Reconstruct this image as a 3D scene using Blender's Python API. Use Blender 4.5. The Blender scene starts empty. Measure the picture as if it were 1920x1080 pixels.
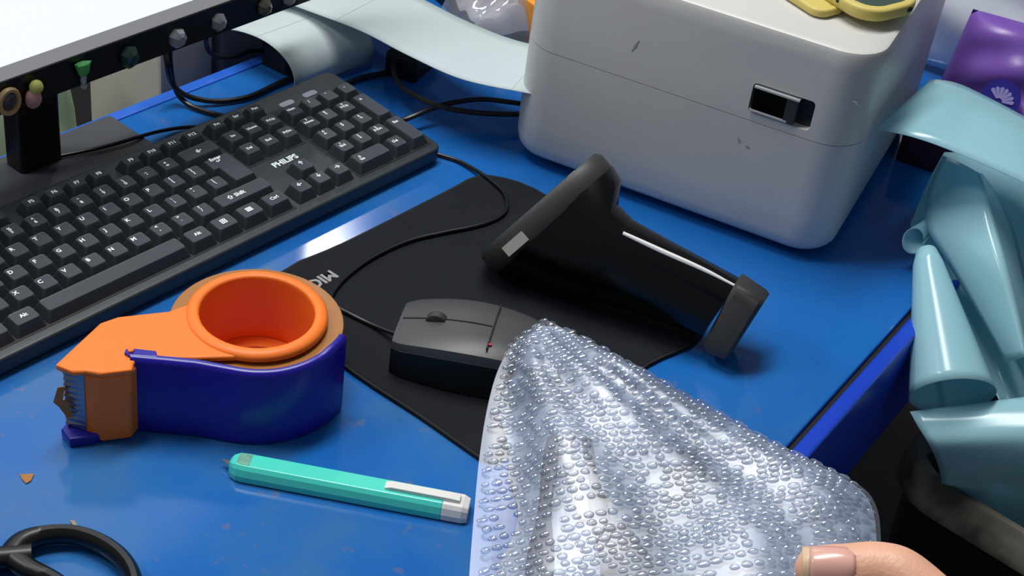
import bpy, bmesh, math, random
from mathutils import Vector, Matrix
random.seed(7)
SC = bpy.context.scene
COL = SC.collection
PI = math.pi

# ------------------------------------------------------------------ camera
CAM = Vector((-0.40365, -0.81635, 0.69539))
RX = Vector((0.655793, -0.745765, 0.117345))      # camera right
RY = Vector((-0.387554, -0.465955, -0.795417))    # camera down
RZ = Vector((0.647871, 0.476151, -0.594595))      # camera forward
FPX = 3047.97
cd = bpy.data.cameras.new('camera'); cam = bpy.data.objects.new('camera', cd); COL.objects.link(cam)
cd.sensor_width = 36.0; cd.lens = FPX * 36 / 1920; cd.clip_start = 0.02; cd.clip_end = 50
up, bk = -RY, -RZ
cam.matrix_world = Matrix(((RX.x, up.x, bk.x, CAM.x), (RX.y, up.y, bk.y, CAM.y), (RX.z, up.z, bk.z, CAM.z), (0, 0, 0, 1)))
SC.camera = cam

# ------------------------------------------------------------------ world, lights, exposure
w = bpy.data.worlds.new('world'); SC.world = w; w.use_nodes = True
w.node_tree.nodes['Background'].inputs[0].default_value = (0.80, 0.88, 1.0, 1)
w.node_tree.nodes['Background'].inputs[1].default_value = 0.155
SC.view_settings.view_transform = 'Standard'; SC.view_settings.look = 'None'
SC.view_settings.exposure = 0.0; SC.view_settings.gamma = 1.0; SC.view_settings.use_curve_mapping = False

def area(name, loc, target, sx, sy, power, col=(1, 1, 1)):
    d = bpy.data.lights.new(name, 'AREA'); d.shape = 'RECTANGLE'; d.size = sx; d.size_y = sy; d.energy = power; d.color = col
    o = bpy.data.objects.new(name, d); COL.objects.link(o); o.location = loc
    o.rotation_euler = (Vector(target) - Vector(loc)).to_track_quat('-Z', 'Y').to_euler()
    return o
area('bulb_lamp_far', (1.86, 1.44, 1.615), (0.28, -0.137, 0), 0.12, 0.07, 2.6, (0.95, 0.98, 1.0))
area('ceiling_panel', (0.40, 0.16, 1.95), (0.38, -0.05, 0), 1.2, 0.35, 35, (1.0, 0.99, 0.97))
area('side_lamp', (-0.75, 0.75, 1.6), (0.3, -0.2, 0), 0.5, 0.2, 9, (1.0, 0.98, 0.95))

def lin(c):
    return tuple((x / 255 / 12.92 if x / 255 <= 0.04045 else ((x / 255 + 0.055) / 1.055) ** 2.4) for x in c) + (1.0,)

# ------------------------------------------------------------------ pixel to place helpers (1920 x 1080 frame)
def ray(px, py): return RX * ((px - 960) / FPX) + RY * ((py - 540) / FPX) + RZ
def P(px, py, z=0.0):
    d = ray(px, py); return CAM + d * ((z - CAM.z) / d.z)
def D(px, py, dist): return CAM + ray(px, py) * dist

# ------------------------------------------------------------------ materials
MATS = {}
def mat(name, col, rough=0.5, metal=0.0, spec=0.5, var=0.0, vscale=30.0, bump=0.0, bscale=400.0, coat=0.0, trans=0.0, alpha=1.0, sss=0.0, emit=0.0, col2=None, sheen=0.0):
    if name in MATS: return MATS[name]
    m = bpy.data.materials.new(name); m.use_nodes = True; nt = m.node_tree; b = nt.nodes['Principled BSDF']
    c = lin(col); b.inputs['Base Color'].default_value = c
    b.inputs['Roughness'].default_value = rough; b.inputs['Metallic'].default_value = metal
    b.inputs['Specular IOR Level'].default_value = spec; b.inputs['Coat Weight'].default_value = coat
    b.inputs['Coat Roughness'].default_value = 0.1
    b.inputs['Transmission Weight'].default_value = trans; b.inputs['Alpha'].default_value = alpha
    if sss: b.inputs['Subsurface Weight'].default_value = sss; b.inputs['Subsurface Radius'].default_value = (0.006, 0.002, 0.001); b.inputs['Subsurface Scale'].default_value = 1.0
    if emit: b.inputs['Emission Color'].default_value = c; b.inputs['Emission Strength'].default_value = emit
    tc = nt.nodes.new('ShaderNodeTexCoord')
    if var or col2:
        n = nt.nodes.new('ShaderNodeTexNoise'); n.inputs['Scale'].default_value = vscale; n.inputs['Detail'].default_value = 5
        nt.links.new(tc.outputs['Object'], n.inputs['Vector'])
        r = nt.nodes.new('ShaderNodeValToRGB')
        r.color_ramp.elements[0].position = 0.3; r.color_ramp.elements[1].position = 0.7
        c0 = lin(col2) if col2 else tuple(x * (1 - var) for x in c[:3]) + (1,)
        r.color_ramp.elements[0].color = c0
        r.color_ramp.elements[1].color = c if col2 else tuple(min(1, x * (1 + var * 0.5)) for x in c[:3]) + (1,)
        nt.links.new(n.outputs['Fac'], r.inputs['Fac']); nt.links.new(r.outputs['Color'], b.inputs['Base Color'])
    if bump:
        n2 = nt.nodes.new('ShaderNodeTexNoise'); n2.inputs['Scale'].default_value = bscale; n2.inputs['Detail'].default_value = 3
        nt.links.new(tc.outputs['Object'], n2.inputs['Vector'])
        bp = nt.nodes.new('ShaderNodeBump'); bp.inputs['Strength'].default_value = bump; bp.inputs['Distance'].default_value = 0.002
        nt.links.new(n2.outputs['Fac'], bp.inputs['Height']); nt.links.new(bp.outputs['Normal'], b.inputs['Normal'])
    MATS[name] = m; return m

def desk_mat():
    m = bpy.data.materials.new('blue_desk_paint'); m.use_nodes = True; nt = m.node_tree; L = nt.links; b = nt.nodes['Principled BSDF']
    tc = nt.nodes.new('ShaderNodeTexCoord'); sep = nt.nodes.new('ShaderNodeSeparateXYZ'); L.new(tc.outputs['Object'], sep.inputs[0])
    def noise(s, d=6):
        n = nt.nodes.new('ShaderNodeTexNoise'); n.inputs['Scale'].default_value = s; n.inputs['Detail'].default_value = d; L.new(tc.outputs['Object'], n.inputs['Vector']); return n
    def ramp(src, p0, p1):
        r = nt.nodes.new('ShaderNodeMapRange'); r.inputs[1].default_value = p0; r.inputs[2].default_value = p1; L.new(src, r.inputs[0]); return r.outputs[0]
    def mul(a, bb):
        q = nt.nodes.new('ShaderNodeMath'); q.operation = 'MULTIPLY'; L.new(a, q.inputs[0])
        if hasattr(bb, 'links'): L.new(bb, q.inputs[1])
        else: q.inputs[1].default_value = bb
        return q.outputs[0]
    def mix(fac, a, bcol):
        x = nt.nodes.new('ShaderNodeMix'); x.data_type = 'RGBA'; L.new(fac, x.inputs[0])
        if isinstance(a, tuple): x.inputs[6].default_value = a
        else: L.new(a, x.inputs[6])
        x.inputs[7].default_value = bcol; return x.outputs[2]
    near = ramp(sep.outputs[0], 0.16, -0.02)              # worn, dirty working end of the desk
    c = mix(ramp(noise(7).outputs['Fac'], 0.35, 0.7), lin((27, 98, 176)), lin((32, 107, 186)))
    c = mix(mul(mul(ramp(noise(14).outputs['Fac'], 0.42, 0.66), near), 0.38), c, lin((78, 118, 140)))
    c = mix(mul(mul(ramp(noise(75, 3).outputs['Fac'], 0.66, 0.72), near), 0.35), c, lin((120, 110, 105)))
    c = mix(mul(ramp(noise(120, 2).outputs['Fac'], 0.74, 0.78), 0.2), c, lin((70, 110, 150)))
    L.new(c, b.inputs['Base Color'])
    rr = nt.nodes.new('ShaderNodeMapRange'); rr.inputs[3].default_value = 0.11; rr.inputs[4].default_value = 0.16
    L.new(noise(25).outputs['Fac'], rr.inputs[0]); L.new(rr.outputs[0], b.inputs['Roughness'])
    b.inputs['Specular IOR Level'].default_value = 0.5
    MATS['desk'] = m; return m

M = dict(
    desk=desk_mat(),
    rail=mat('desk_rail_blue', (22, 66, 196), 0.35),
    groove=mat('groove_black', (6, 8, 20), 0.7),
    floor=mat('dark_floor', (34, 33, 34), 0.7, var=0.4, vscale=6),
    wall=mat('plain_wall', (150, 152, 156), 0.85, var=0.08, vscale=3),
    kbody=mat('keyboard_plastic', (48, 54, 60), 0.42, var=0.12, vscale=60),
    key=mat('keycap_plastic', (50, 57, 64), 0.40),
    legend=mat('legend_white', (236, 240, 244), 0.5),
    wordmark=mat('wordmark_white', (225, 240, 238), 0.4),
    led=mat('indicator_grey', (118, 124, 140), 0.3),
    black=mat('black_plastic', (14, 15, 17), 0.38),
    matte=mat('matte_black', (9, 10, 12), 0.55),
    gloss=mat('gloss_black', (6, 6, 7), 0.18, spec=0.4),
    darkgrey=mat('dark_grey_plastic', (52, 53, 52), 0.5, var=0.15, vscale=50),
    cable=mat('cable_black', (14, 15, 18), 0.4),
    cablebrown=mat('cable_brown_black', (40, 36, 34), 0.45),
    pad=mat('mouse_pad_cloth', (27, 30, 36), 0.8, spec=0.15, var=0.12, vscale=25, bump=0.15, bscale=1800),
    padedge=mat('mouse_pad_edge', (14, 14, 15), 0.8),
    padprint=mat('pad_print_grey', (150, 152, 148), 0.7),
    printer=mat('printer_white', (207, 207, 203), 0.36, var=0.03, vscale=12),
    scuff=mat('grey_scuff', (165, 158, 160), 0.6),
    chrome=mat('chrome', (200, 202, 205), 0.16, metal=1.0),
    recess=mat('recess_dark', (24, 26, 32), 0.35),
    orange=mat('orange_plastic', (252, 128, 46), 0.42, spec=0.35),
    bluep=mat('indigo_plastic', (34, 22, 150), 0.30),
    steel=mat('blade_steel', (150, 155, 165), 0.3, metal=0.9),
    tape=mat('brown_tape', (166, 108, 46), 0.35, var=0.05, vscale=90),
    tapeside=mat('brown_tape_side', (205, 140, 66), 0.5),
    card=mat('cardboard', (168, 132, 90), 0.85),
    teal=mat('mint_plastic', (78, 222, 202), 0.28, coat=0.2),
    tealworn=mat('mint_worn', (120, 190, 165), 0.5, col2=(98, 150, 132), vscale=300),
    whitep=mat('white_plastic', (228, 228, 224), 0.4),
    label=mat('label_paper', (208, 222, 224), 0.55, var=0.02, vscale=8),
    labelback=mat('label_liner', (150, 208, 214), 0.5),
    perf=mat('perforation_line', (176, 196, 198), 0.7),
    film=mat('teal_liner_glossy', (186, 234, 244), 0.20, var=0.03, vscale=9, spec=0.6),
    bezel=mat('screen_grey_bar', (132, 132, 134), 0.4, emit=0.95),
    chin=mat('black_chin', (12, 13, 18), 0.3),
    screen=mat('lit_screen', (242, 247, 250), 0.4, emit=0.95),
    yellow=mat('yellow_silicone', (208, 190, 104), 0.5),
    purple=mat('purple_bag', (140, 96, 196), 0.34, col2=(114, 78, 172), vscale=9, bump=0.25, bscale=22),
    logo=mat('logo_navy', (52, 44, 150), 0.4),
    logow=mat('logo_lilac', (170, 160, 225), 0.4),
    bin=mat('bin_black', (20, 20, 19), 0.5, var=0.4, vscale=18),
    binworn=mat('bin_worn_rim', (122, 118, 106), 0.55, col2=(40, 39, 36), vscale=26),
    skin=mat('skin', (236, 180, 150), 0.45, sss=0.15, var=0.06, vscale=70, bump=0.12, bscale=700),
    nail=mat('fingernail', (232, 178, 164), 0.25, coat=0.2),
    nailedge=mat('nail_free_edge', (226, 192, 158), 0.35),
    carton=mat('grey_carton', (228, 222, 214), 0.8, var=0.06, vscale=10),
    darkcarton=mat('dark_grey_box', (150, 150, 152), 0.7),
    green=mat('green_cloth', (186, 212, 172), 0.8, col2=(150, 172, 138), vscale=16),
    beige=mat('beige_card', (226, 216, 200), 0.7),
    tan=mat('tan_card', (176, 140, 96), 0.7),
    orangebox=mat('orange_card', (240, 150, 40), 0.5),
    pinkwhite=mat('pale_goods', (220, 205, 205), 0.6, col2=(188, 186, 190), vscale=25),
    maroon=mat('maroon_card', (70, 32, 48), 0.6),
    red=mat('red_dot', (190, 40, 50), 0.4),
    charmgreen=mat('charm_green', (88, 190, 104), 0.4),
    charmpink=mat('charm_pink', (196, 150, 142), 0.5),
    charmyellow=mat('charm_lime', (206, 208, 110), 0.5),
    tangem=mat('charm_tan', (190, 160, 110), 0.4),
)
def translucent(m, fac):
    nt = m.node_tree; b = nt.nodes['Principled BSDF']; out = nt.nodes['Material Output']
    tr = nt.nodes.new('ShaderNodeBsdfTranslucent'); mx = nt.nodes.new('ShaderNodeMixShader'); mx.inputs[0].default_value = fac
    tr.inputs[0].default_value = b.inputs['Base Color'].default_value
    nt.links.new(b.outputs[0], mx.inputs[1]); nt.links.new(tr.outputs[0], mx.inputs[2]); nt.links.new(mx.outputs[0], out.inputs[0])
def glassy(name, tint, rough=0.05, body=0.1, base=(225, 232, 242), gloss=0.5):
    m = bpy.data.materials.new(name); m.use_nodes = True; nt = m.node_tree; nt.nodes.remove(nt.nodes['Principled BSDF']); L = nt.links
    out = nt.nodes['Material Output']
    tr = nt.nodes.new('ShaderNodeBsdfTransparent'); tr.inputs[0].default_value = lin(tint)
    df = nt.nodes.new('ShaderNodeBsdfDiffuse'); df.inputs[0].default_value = lin(base)
    m1 = nt.nodes.new('ShaderNodeMixShader'); m1.inputs[0].default_value = body; L.new(tr.outputs[0], m1.inputs[1]); L.new(df.outputs[0], m1.inputs[2])
    gl = nt.nodes.new('ShaderNodeBsdfGlossy'); gl.inputs['Roughness'].default_value = rough; gl.inputs[0].default_value = (1, 1, 1, 1)
    lw = nt.nodes.new('ShaderNodeLayerWeight'); lw.inputs[0].default_value = 0.5
    mr = nt.nodes.new('ShaderNodeMapRange'); mr.inputs[3].default_value = 0.06 * gloss / 0.5; mr.inputs[4].default_value = gloss
    L.new(lw.outputs['Fresnel'], mr.inputs[0])
    m2 = nt.nodes.new('ShaderNodeMixShader'); L.new(mr.outputs[0], m2.inputs[0]); L.new(m1.outputs[0], m2.inputs[1]); L.new(gl.outputs[0], m2.inputs[2]); L.new(m2.outputs[0], out.inputs[0])
    return m
translucent(M['film'], 0.38); translucent(M['label'], 0.15)
M['bubble'] = glassy('bubble_film', (248, 250, 253), 0.06, 0.05, gloss=0.7)
M['filmclear'] = glassy('clear_film', (222, 230, 244), 0.38, 0.06, gloss=0.10)
M['bag'] = glassy('clear_bag', (240, 244, 250), 0.08, 0.22)
M['lavbag'] = glassy('lavender_clear_bag', (205, 200, 226), 0.15, 0.85)
M['gem'] = glassy('clear_gem', (225, 232, 238), 0.05, 0.38)
M['gemgreen'] = glassy('green_gem', (120, 190, 150), 0.05, 0.25)

# ------------------------------------------------------------------ mesh helpers
def link(o, parent=None):
    COL.objects.link(o)
    if parent is not None: o.parent = parent
    return o
def thing(name, label, cat, loc=(0, 0, 0), rot=None, group=None):
    o = bpy.data.objects.new(name, None); o.empty_display_size = 0.02; COL.objects.link(o); o.location = loc
    if rot: o.rotation_euler = rot
    o['label'] = label; o['category'] = cat
    if group: o['group'] = group
    return o
def tag(o, label, cat, group=None):
    o['label'] = label; o['category'] = cat
    if group: o['group'] = group
    return o
def mesh(name, verts, faces, m, parent=None, smooth=False, world=True, sub=0, solid=0.0, bevel=0.0, seg=2, mats=None, midx=None):
    """one mesh object; world=True means the points are in world space and are made local to the (unrotated) parent"""
    off = Vector((0, 0, 0))
    if parent is not None and world:
        q = parent
        while q is not None: off += Vector(q.location); q = q.parent
    me = bpy.data.meshes.new(name); me.from_pydata([tuple(Vector(v) - off) for v in verts], [], faces)
    bm = bmesh.new(); bm.from_mesh(me); bmesh.ops.recalc_face_normals(bm, faces=bm.faces); bm.to_mesh(me); bm.free()
    me.materials.append(m)
    if smooth:
        for p in me.polygons: p.use_smooth = True
    o = bpy.data.objects.new(name, me); link(o, parent)
    if bevel:
        b = o.modifiers.new('bevel', 'BEVEL'); b.width = bevel; b.segments = seg; b.limit_method = 'ANGLE'; b.angle_limit = math.radians(35)
    if solid:
        s = o.modifiers.new('solid', 'SOLIDIFY'); s.thickness = solid; s.offset = 0
    if sub:
        s = o.modifiers.new('sub', 'SUBSURF'); s.levels = sub; s.render_levels = sub
    if smooth and not sub:
        try:
            for p in me.polygons: p.use_smooth = True
            me.set_sharp_from_angle(angle=math.radians(40))
        except Exception: pass
    return o
def setloc(o):
    """move a one-mesh top-level object's origin to its base centre"""
    vs = [v.co for v in o.data.vertices]
    c = Vector(((min(v.x for v in vs) + max(v.x for v in vs)) / 2, (min(v.y for v in vs) + max(v.y for v in vs)) / 2, min(v.z for v in vs)))
    o.data.transform(Matrix.Translation(-c)); o.location = c
    return o
def box_vf(x0, x1, y0, y1, z0, z1):
    v = [(x0, y0, z0), (x1, y0, z0), (x1, y1, z0), (x0, y1, z0), (x0, y0, z1), (x1, y0, z1), (x1, y1, z1), (x0, y1, z1)]
    return v, [(0, 3, 2, 1), (4, 5, 6, 7), (0, 1, 5, 4), (1, 2, 6, 5), (2, 3, 7, 6), (3, 0, 4, 7)]
def loft(rings, close=True, cap=True):
    n = len(rings[0]); v = [p for r in rings for p in r]; f = []
    for i in range(len(rings) - 1):
        for j in range(n if close else n - 1):
            k = (j + 1) % n
            f.append((i * n + j, i * n + k, (i + 1) * n + k, (i + 1) * n + j))
    if cap and close:
        f.append(tuple(range(n))[::-1]); f.append(tuple((len(rings) - 1) * n + j for j in range(n)))
    return v, f
def rrect(w, h, r, n=6, cx=0.0, cy=0.0):
    out = []
    for (sx, sy, a0) in ((1, 1, 0), (-1, 1, 90), (-1, -1, 180), (1, -1, 270)):
        for i in range(n + 1):
            a = math.radians(a0 + 90 * i / n)
            out.append((cx + sx * (w / 2 - r) + r * math.cos(a), cy + sy * (h / 2 - r) + r * math.sin(a)))
    return out
def offs(poly, d):
    """inset a counter-clockwise outline by d"""
    n = len(poly); out = []
    for i in range(n):
        p0, p1, p2 = Vector(poly[i - 1]), Vector(poly[i]), Vector(poly[(i + 1) % n])
        e1 = (p1 - p0); e2 = (p2 - p1)
        if e1.length < 1e-9 or e2.length < 1e-9: out.append(tuple(p1)); continue
        e1.normalize(); e2.normalize()
        n1 = Vector((-e1.y, e1.x)); n2 = Vector((-e2.y, e2.x)); b = n1 + n2
        if b.length < 1e-6: b = n1
        b.normalize(); k = d / max(0.35, b.dot(n1))
        out.append(tuple(p1 + b * k))
    return out
def ccw(poly):
    a = sum(poly[i - 1][0] * poly[i][1] - poly[i][0] * poly[i - 1][1] for i in range(len(poly)))
    return poly if a > 0 else poly[::-1]
def prism(poly, z0, z1, r0=0.0, r1=0.0, n=4):
    """rounded extrusion: r0/r1 edge radii at the bottom/top"""
    poly = ccw(list(poly)); rings = []
    if r0 > 0:
        for i in range(n + 1):
            a = PI / 2 * i / n; rings.append([(x, y, z0 + r0 * (1 - math.sin(a))) for x, y in offs(poly, r0 * (1 - math.cos(a)))] if False else [(x, y, z0 + r0 * (1 - math.cos(a))) for x, y in offs(poly, r0 * (1 - math.sin(a)))])
    else: rings.append([(x, y, z0) for x, y in poly])
    if r1 > 0:
        for i in range(n + 1):
            a = PI / 2 * i / n; rings.append([(x, y, z1 - r1 * (1 - math.sin(PI / 2 - a)) if False else z1 - r1 + r1 * math.sin(a)) for x, y in offs(poly, r1 * (1 - math.cos(a)))])
    else: rings.append([(x, y, z1) for x, y in poly])
    return loft(rings)
def smoothpts(pts, k=6):
    pts = [Vector(p) for p in pts]
    if len(pts) < 3: return pts
    out = []; q = [pts[0] * 2 - pts[1]] + pts + [pts[-1] * 2 - pts[-2]]
    for i in range(1, len(q) - 2):
        for j in range(k):
            t = j / k; a, b, c, d = q[i - 1], q[i], q[i + 1], q[i + 2]
            out.append(0.5 * ((2 * b) + (c - a) * t + (2 * a - 5 * b + 4 * c - d) * t * t + (3 * b - a - 3 * c + d) * t ** 3))
    out.append(pts[-1]); return out
def tube_vf(pts, rad, sides=8, k=6):
    pts = smoothpts(pts, k); rings = []
    upv = Vector((0, 0, 1))
    for i, p in enumerate(pts):
        t = (pts[min(i + 1, len(pts) - 1)] - pts[max(i - 1, 0)]).normalized()
        a = t.cross(upv)
        if a.length < 1e-4: a = t.cross(Vector((1, 0, 0)))
        a.normalize(); b = t.cross(a)
        r = rad(i / (len(pts) - 1)) if callable(rad) else rad
        rings.append([tuple(p + a * (r * math.cos(2 * PI * j / sides)) + b * (r * math.sin(2 * PI * j / sides))) for j in range(sides)])
    return loft(rings)
def join(*vfs):
    V, F = [], []
    for v, f in vfs:
        o = len(V); V += list(v); F += [tuple(i + o for i in q) for q in f]
    return V, F
def lathe_vf(prof, c=(0, 0, 0), n=48):
    rings = [[(c[0] + r * math.cos(2 * PI * j / n), c[1] + r * math.sin(2 * PI * j / n), c[2] + z) for j in range(n)] for r, z in prof]
    return loft(rings, True, False)
def ring_prof(ri, ro, z0, z1, rad=0.0006):
    return [(ri, z0 + rad), (ri + rad, z0), (ro - rad, z0), (ro, z0 + rad), (ro, z1 - rad), (ro - rad, z1), (ri + rad, z1), (ri, z1 - rad), (ri, z0 + rad)]
def grid_vf(fn, nu, nv):
    v = [tuple(fn(i / nu, j / nv)) for i in range(nu + 1) for j in range(nv + 1)]
    f = [(i * (nv + 1) + j, (i + 1) * (nv + 1) + j, (i + 1) * (nv + 1) + j + 1, i * (nv + 1) + j + 1) for i in range(nu) for j in range(nv)]
    return v, f
def sheet_vf(ea, eb, k=6, nv=6, sag=None):
    """ruled sheet between two guiding edges"""
    a, b = smoothpts(ea, k), smoothpts(eb, k); n = len(a); v = []; f = []
    for i in range(n):
        for j in range(nv + 1):
            t = j / nv; p = a[i].lerp(b[i], t)
            if sag: p = p + Vector(sag(i / (n - 1), t))
            v.append(tuple(p))
    for i in range(n - 1):
        for j in range(nv):
            f.append((i * (nv + 1) + j, (i + 1) * (nv + 1) + j, (i + 1) * (nv + 1) + j + 1, i * (nv + 1) + j + 1))
    return v, f
def bake(o):
    """apply the modifiers"""
    dg = bpy.context.evaluated_depsgraph_get(); dg.update()
    me = bpy.data.meshes.new_from_object(o.evaluated_get(dg)); o.modifiers.clear(); o.data = me; return o
TEXT = {}
def text_mesh(s, size, extr=0.00008, spacing=0.8):
    key = (s, size)
    if key in TEXT: return TEXT[key]
    c = bpy.data.curves.new('t', 'FONT'); c.body = s; c.size = size; c.extrude = extr; c.align_x = 'CENTER'; c.align_y = 'CENTER'; c.space_line = spacing; c.resolution_u = 2; c.offset = size * 0.034
    o = bpy.data.objects.new('t', c); COL.objects.link(o)
    dg = bpy.context.evaluated_depsgraph_get(); me = bpy.data.meshes.new_from_object(o.evaluated_get(dg))
    bpy.data.objects.remove(o); bpy.data.curves.remove(c); TEXT[key] = me; return me

# ------------------------------------------------------------------ the setting
def struct(name, vf, m):
    o = mesh(name, vf[0], vf[1], m); o['kind'] = 'structure'; return o
FZ = -0.74
struct('floor', box_vf(-2.5, 3.0, -2.6, 2.2, FZ - 0.1, FZ), M['floor'])
struct('wall_back', box_vf(-2.5, 3.0, 2.2, 2.3, FZ, 2.1), M['wall'])
struct('wall_right', box_vf(3.0, 3.1, -2.6, 2.3, FZ, 2.1), M['wall'])

# ------------------------------------------------------------------ desk
def fy(x): return -0.491 + (x - 0.369) * 0.1095      # front edge of the desk
desk = thing('desk', 'blue painted desk holding the keyboard and the label printer', 'desk', (0.3, -0.2, FZ))
X0, X1, YB = -0.75, 1.22, 0.098
top = [(X0, fy(X0)), (X1, fy(X1)), (X1, YB), (X0, YB)]
v, f = prism(top, -0.022, 0.0, 0, 0.0015, 2)
mesh('desk_top', v, f, M['desk'], desk)
def off_y(x, d): return (x, fy(x) - d)
# dark joint, then the blue rail in front of it
v, f = prism([off_y(X0, 0.0035), off_y(X1, 0.0035), off_y(X1, -0.001), off_y(X0, -0.001)], -0.03, -0.0035)
mesh('joint_strip', v, f, M['groove'], desk)
v, f = prism([off_y(X0, 0.016), off_y(X1, 0.016), off_y(X1, 0.0035), off_y(X0, 0.0035)], -0.098, -0.0005, 0.002, 0.003, 3)
mesh('front_rail', v, f, M['rail'], desk, smooth=True)
v, f = prism([(X0, YB - 0.009), (X1, YB - 0.009), (X1, YB + 0.002), (X0, YB + 0.002)], -0.06, 0.0016, 0, 0.0012, 2)
mesh('back_lip', v, f, mat('lip_blue', (40, 100, 205), 0.35), desk)
for lx in (X0 + 0.03, X1 - 0.07):
    for ly in (fy(lx) + 0.02, YB - 0.06):
        v, f = box_vf(lx, lx + 0.04, ly, ly + 0.04, FZ, -0.022)
        mesh('leg', v, f, M['rail'], desk, bevel=0.003)

# ------------------------------------------------------------------ keyboard
U = 0.01905
kb = thing('keyboard', 'black full-size computer keyboard with white legends, in front of the monitor', 'keyboard', (0.0, 0.0, 0.0316), (math.radians(4.0), 0, 0))
HB = -0.0085      # deck height below the key tops
def kxy(u, v): return (u * U, -v * U)
out = rrect(23.25 * U, 6.85 * U, 0.42 * U, 6, 11.25 * U, -2.53 * U)
vv, ff = prism(out, HB - 0.0135, HB, 0.002, 0.0022, 4)
body = mesh('body', vv, ff, M['kbody'], kb, smooth=True, world=False)
# raised frame around the key wells: slim borders
for (u0, u1, v0, v1) in ((0, 15, 0.5, 5.5), (15.25, 18.25, 0.5, 2.5), (18.5, 22.5, 0.5, 5.5)):
    a, b_ = kxy(u0 - 0.06, v1 + 0.06), kxy(u1 + 0.06, v0 - 0.06)
    q = box_vf(a[0], b_[0], a[1], b_[1], HB - 0.0005, HB + 0.0003)
    mesh('key_well', q[0], q[1], M['matte'], body, world=False)
KEYM = {}
def key_mesh(wu, hu):
    k = (wu, hu)
    if k in KEYM: return KEYM[k]
    w_, h_ = wu * U - 0.0010, hu * U - 0.0010
    r = []
    ins = 0.0030
    r.append([(x, y, HB + 0.0002) for x, y in rrect(w_, h_, 0.0012, 2)])
    r.append([(x, y, -0.0012) for x, y in rrect(w_ - 2 * ins * 0.85, h_ - 2 * ins * 0.85, 0.0016, 2, 0, 0.0004)])
    r.append([(x, y, -0.0003) for x, y in rrect(w_ - 2 * ins, h_ - 2 * ins, 0.0018, 2, 0, 0.0004)])
    r.append([(x, y, -0.0004) for x, y in rrect(w_ - 2 * ins - 0.0016, h_ - 2 * ins - 0.0016, 0.0016, 2, 0, 0.0004)])
    v, f = loft(r); me = bpy.data.meshes.new('key'); me.from_pydata(v, [], f)
    bm = bmesh.new(); bm.from_mesh(me); bmesh.ops.recalc_face_normals(bm, faces=bm.faces); bm.to_mesh(me); bm.free()
    me.materials.append(M['key']); KEYM[k] = me; return me
def key(u, v, leg='', wu=1.0, hu=1.0, size=0.0046, dx=None, dy=None):
    o = bpy.data.objects.new('key', key_mesh(wu, hu)); link(o, kb); x, y = kxy(u, v); o.location = (x, y, 0)
    if leg:
        me = text_mesh(leg, size); t = bpy.data.objects.new('legend', me)
        if not me.materials: me.materials.append(M['legend'])
        link(t, o); t.location = (-0.0032 - (wu - 1) * U * 0.0 if dx is None else dx, 0.0022 if dy is None else dy, -0.00012)
    return o
key(0.5, 0.02, 'Esc', 1, 0.82, 0.004, 0, 0)
for i in range(12):
    u = 2.5 + i + (0.5 if i >= 4 else 0) + (0.5 if i >= 8 else 0)
    key(u, 0.02, 'F%d' % (i + 1), 1, 0.82, 0.0044, 0, 0.0002)
for u, s in ((15.75, 'Prt'), (16.75, 'Scr'), (17.75, 'Pau')): key(u, 0.02, s, 1, 0.82, 0.004, 0, 0.0002)
for i, s in enumerate(['~\n`', '!\n1', '@\n2', '#\n3', '$\n4', '%\n5', '^\n6', '&\n7', '*\n8', '(\n9', ')\n0', '_\n-', '+\n=']): key(0.5 + i, 1, s, size=0.0042, dx=-0.0015, dy=0.0003)
key(14.0, 1, '\u2190', 2, 1, 0.006, 0.0, 0.0)
key(0.75, 2, 'Tab', 1.5)
for i, s in enumerate(list('QWERTYUIOP') + ['{\n[', '}\n]']): key(2.0 + i, 2, s, size=0.0042 if '\n' in s else 0.0048, dx=-0.0015 if '\n' in s else None)
key(0.875, 3, 'Caps', 1.75)
for i, s in enumerate(list('ASDFGHJKL') + [':\n;', '"\n\'', '|\n\\']): key(2.25 + i, 3, s, size=0.0042 if '\n' in s else 0.0048, dx=-0.0015 if '\n' in s else None)
# the L-shaped enter key
ent = ccw([kxy(13.53, 1.53), kxy(14.97, 1.53), kxy(14.97, 3.47), kxy(13.78, 3.47), kxy(13.78, 2.47), kxy(13.53, 2.47)])
r = [[(x, y, HB + 0.0002) for x, y in ent], [(x, y + 0.0003, -0.0012) for x, y in offs(ent, 0.0026)], [(x, y + 0.0003, -0.0003) for x, y in offs(ent, 0.0031)]]
v, f = loft(r); ek = mesh('key', v, f, M['key'], kb, world=False)
me = text_mesh('Enter\n\u21b5', 0.0046); me.materials.append(M['legend']); t = bpy.data.objects.new('legend', me); link(t, ek); t.location = (14.18 * U, -1.85 * U, -0.0001)
key(1.125, 4, 'Shift', 2.25)
for i, s in enumerate(list('ZXCVBNM') + ['<\n,', '>\n.', '?\n/']): key(2.75 + i, 4, s, size=0.0042 if '\n' in s else 0.0048, dx=-0.0015 if '\n' in s else None)
key(13.625, 4, '\u21e7 Shift', 2.75, 1, 0.0052, -0.006, 0.0)
for u, s in ((0.625, 'Ctrl'), (1.875, '\u229e'), (3.125, 'Alt'), (10.625, 'Alt'), (11.875, '\u229e'), (13.125, '\u2630'), (14.375, 'Ctrl')):
    key(u, 5, s, 1.25, 1, 0.0066 if len(s) == 1 else 0.0044, 0, 0.0006)
key(6.875, 5, '', 6.25)
for i, s in enumerate(('Ins', 'Home', 'PgUp')): key(15.75 + i, 1, s, size=0.0036, dx=0, dy=0.0004)
for i, s in enumerate(('Del', 'End', 'PgDn')): key(15.75 + i, 2, s, size=0.0036, dx=0, dy=0.0004)
key(16.75, 4, '\u2191', size=0.0055, dx=0)
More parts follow.
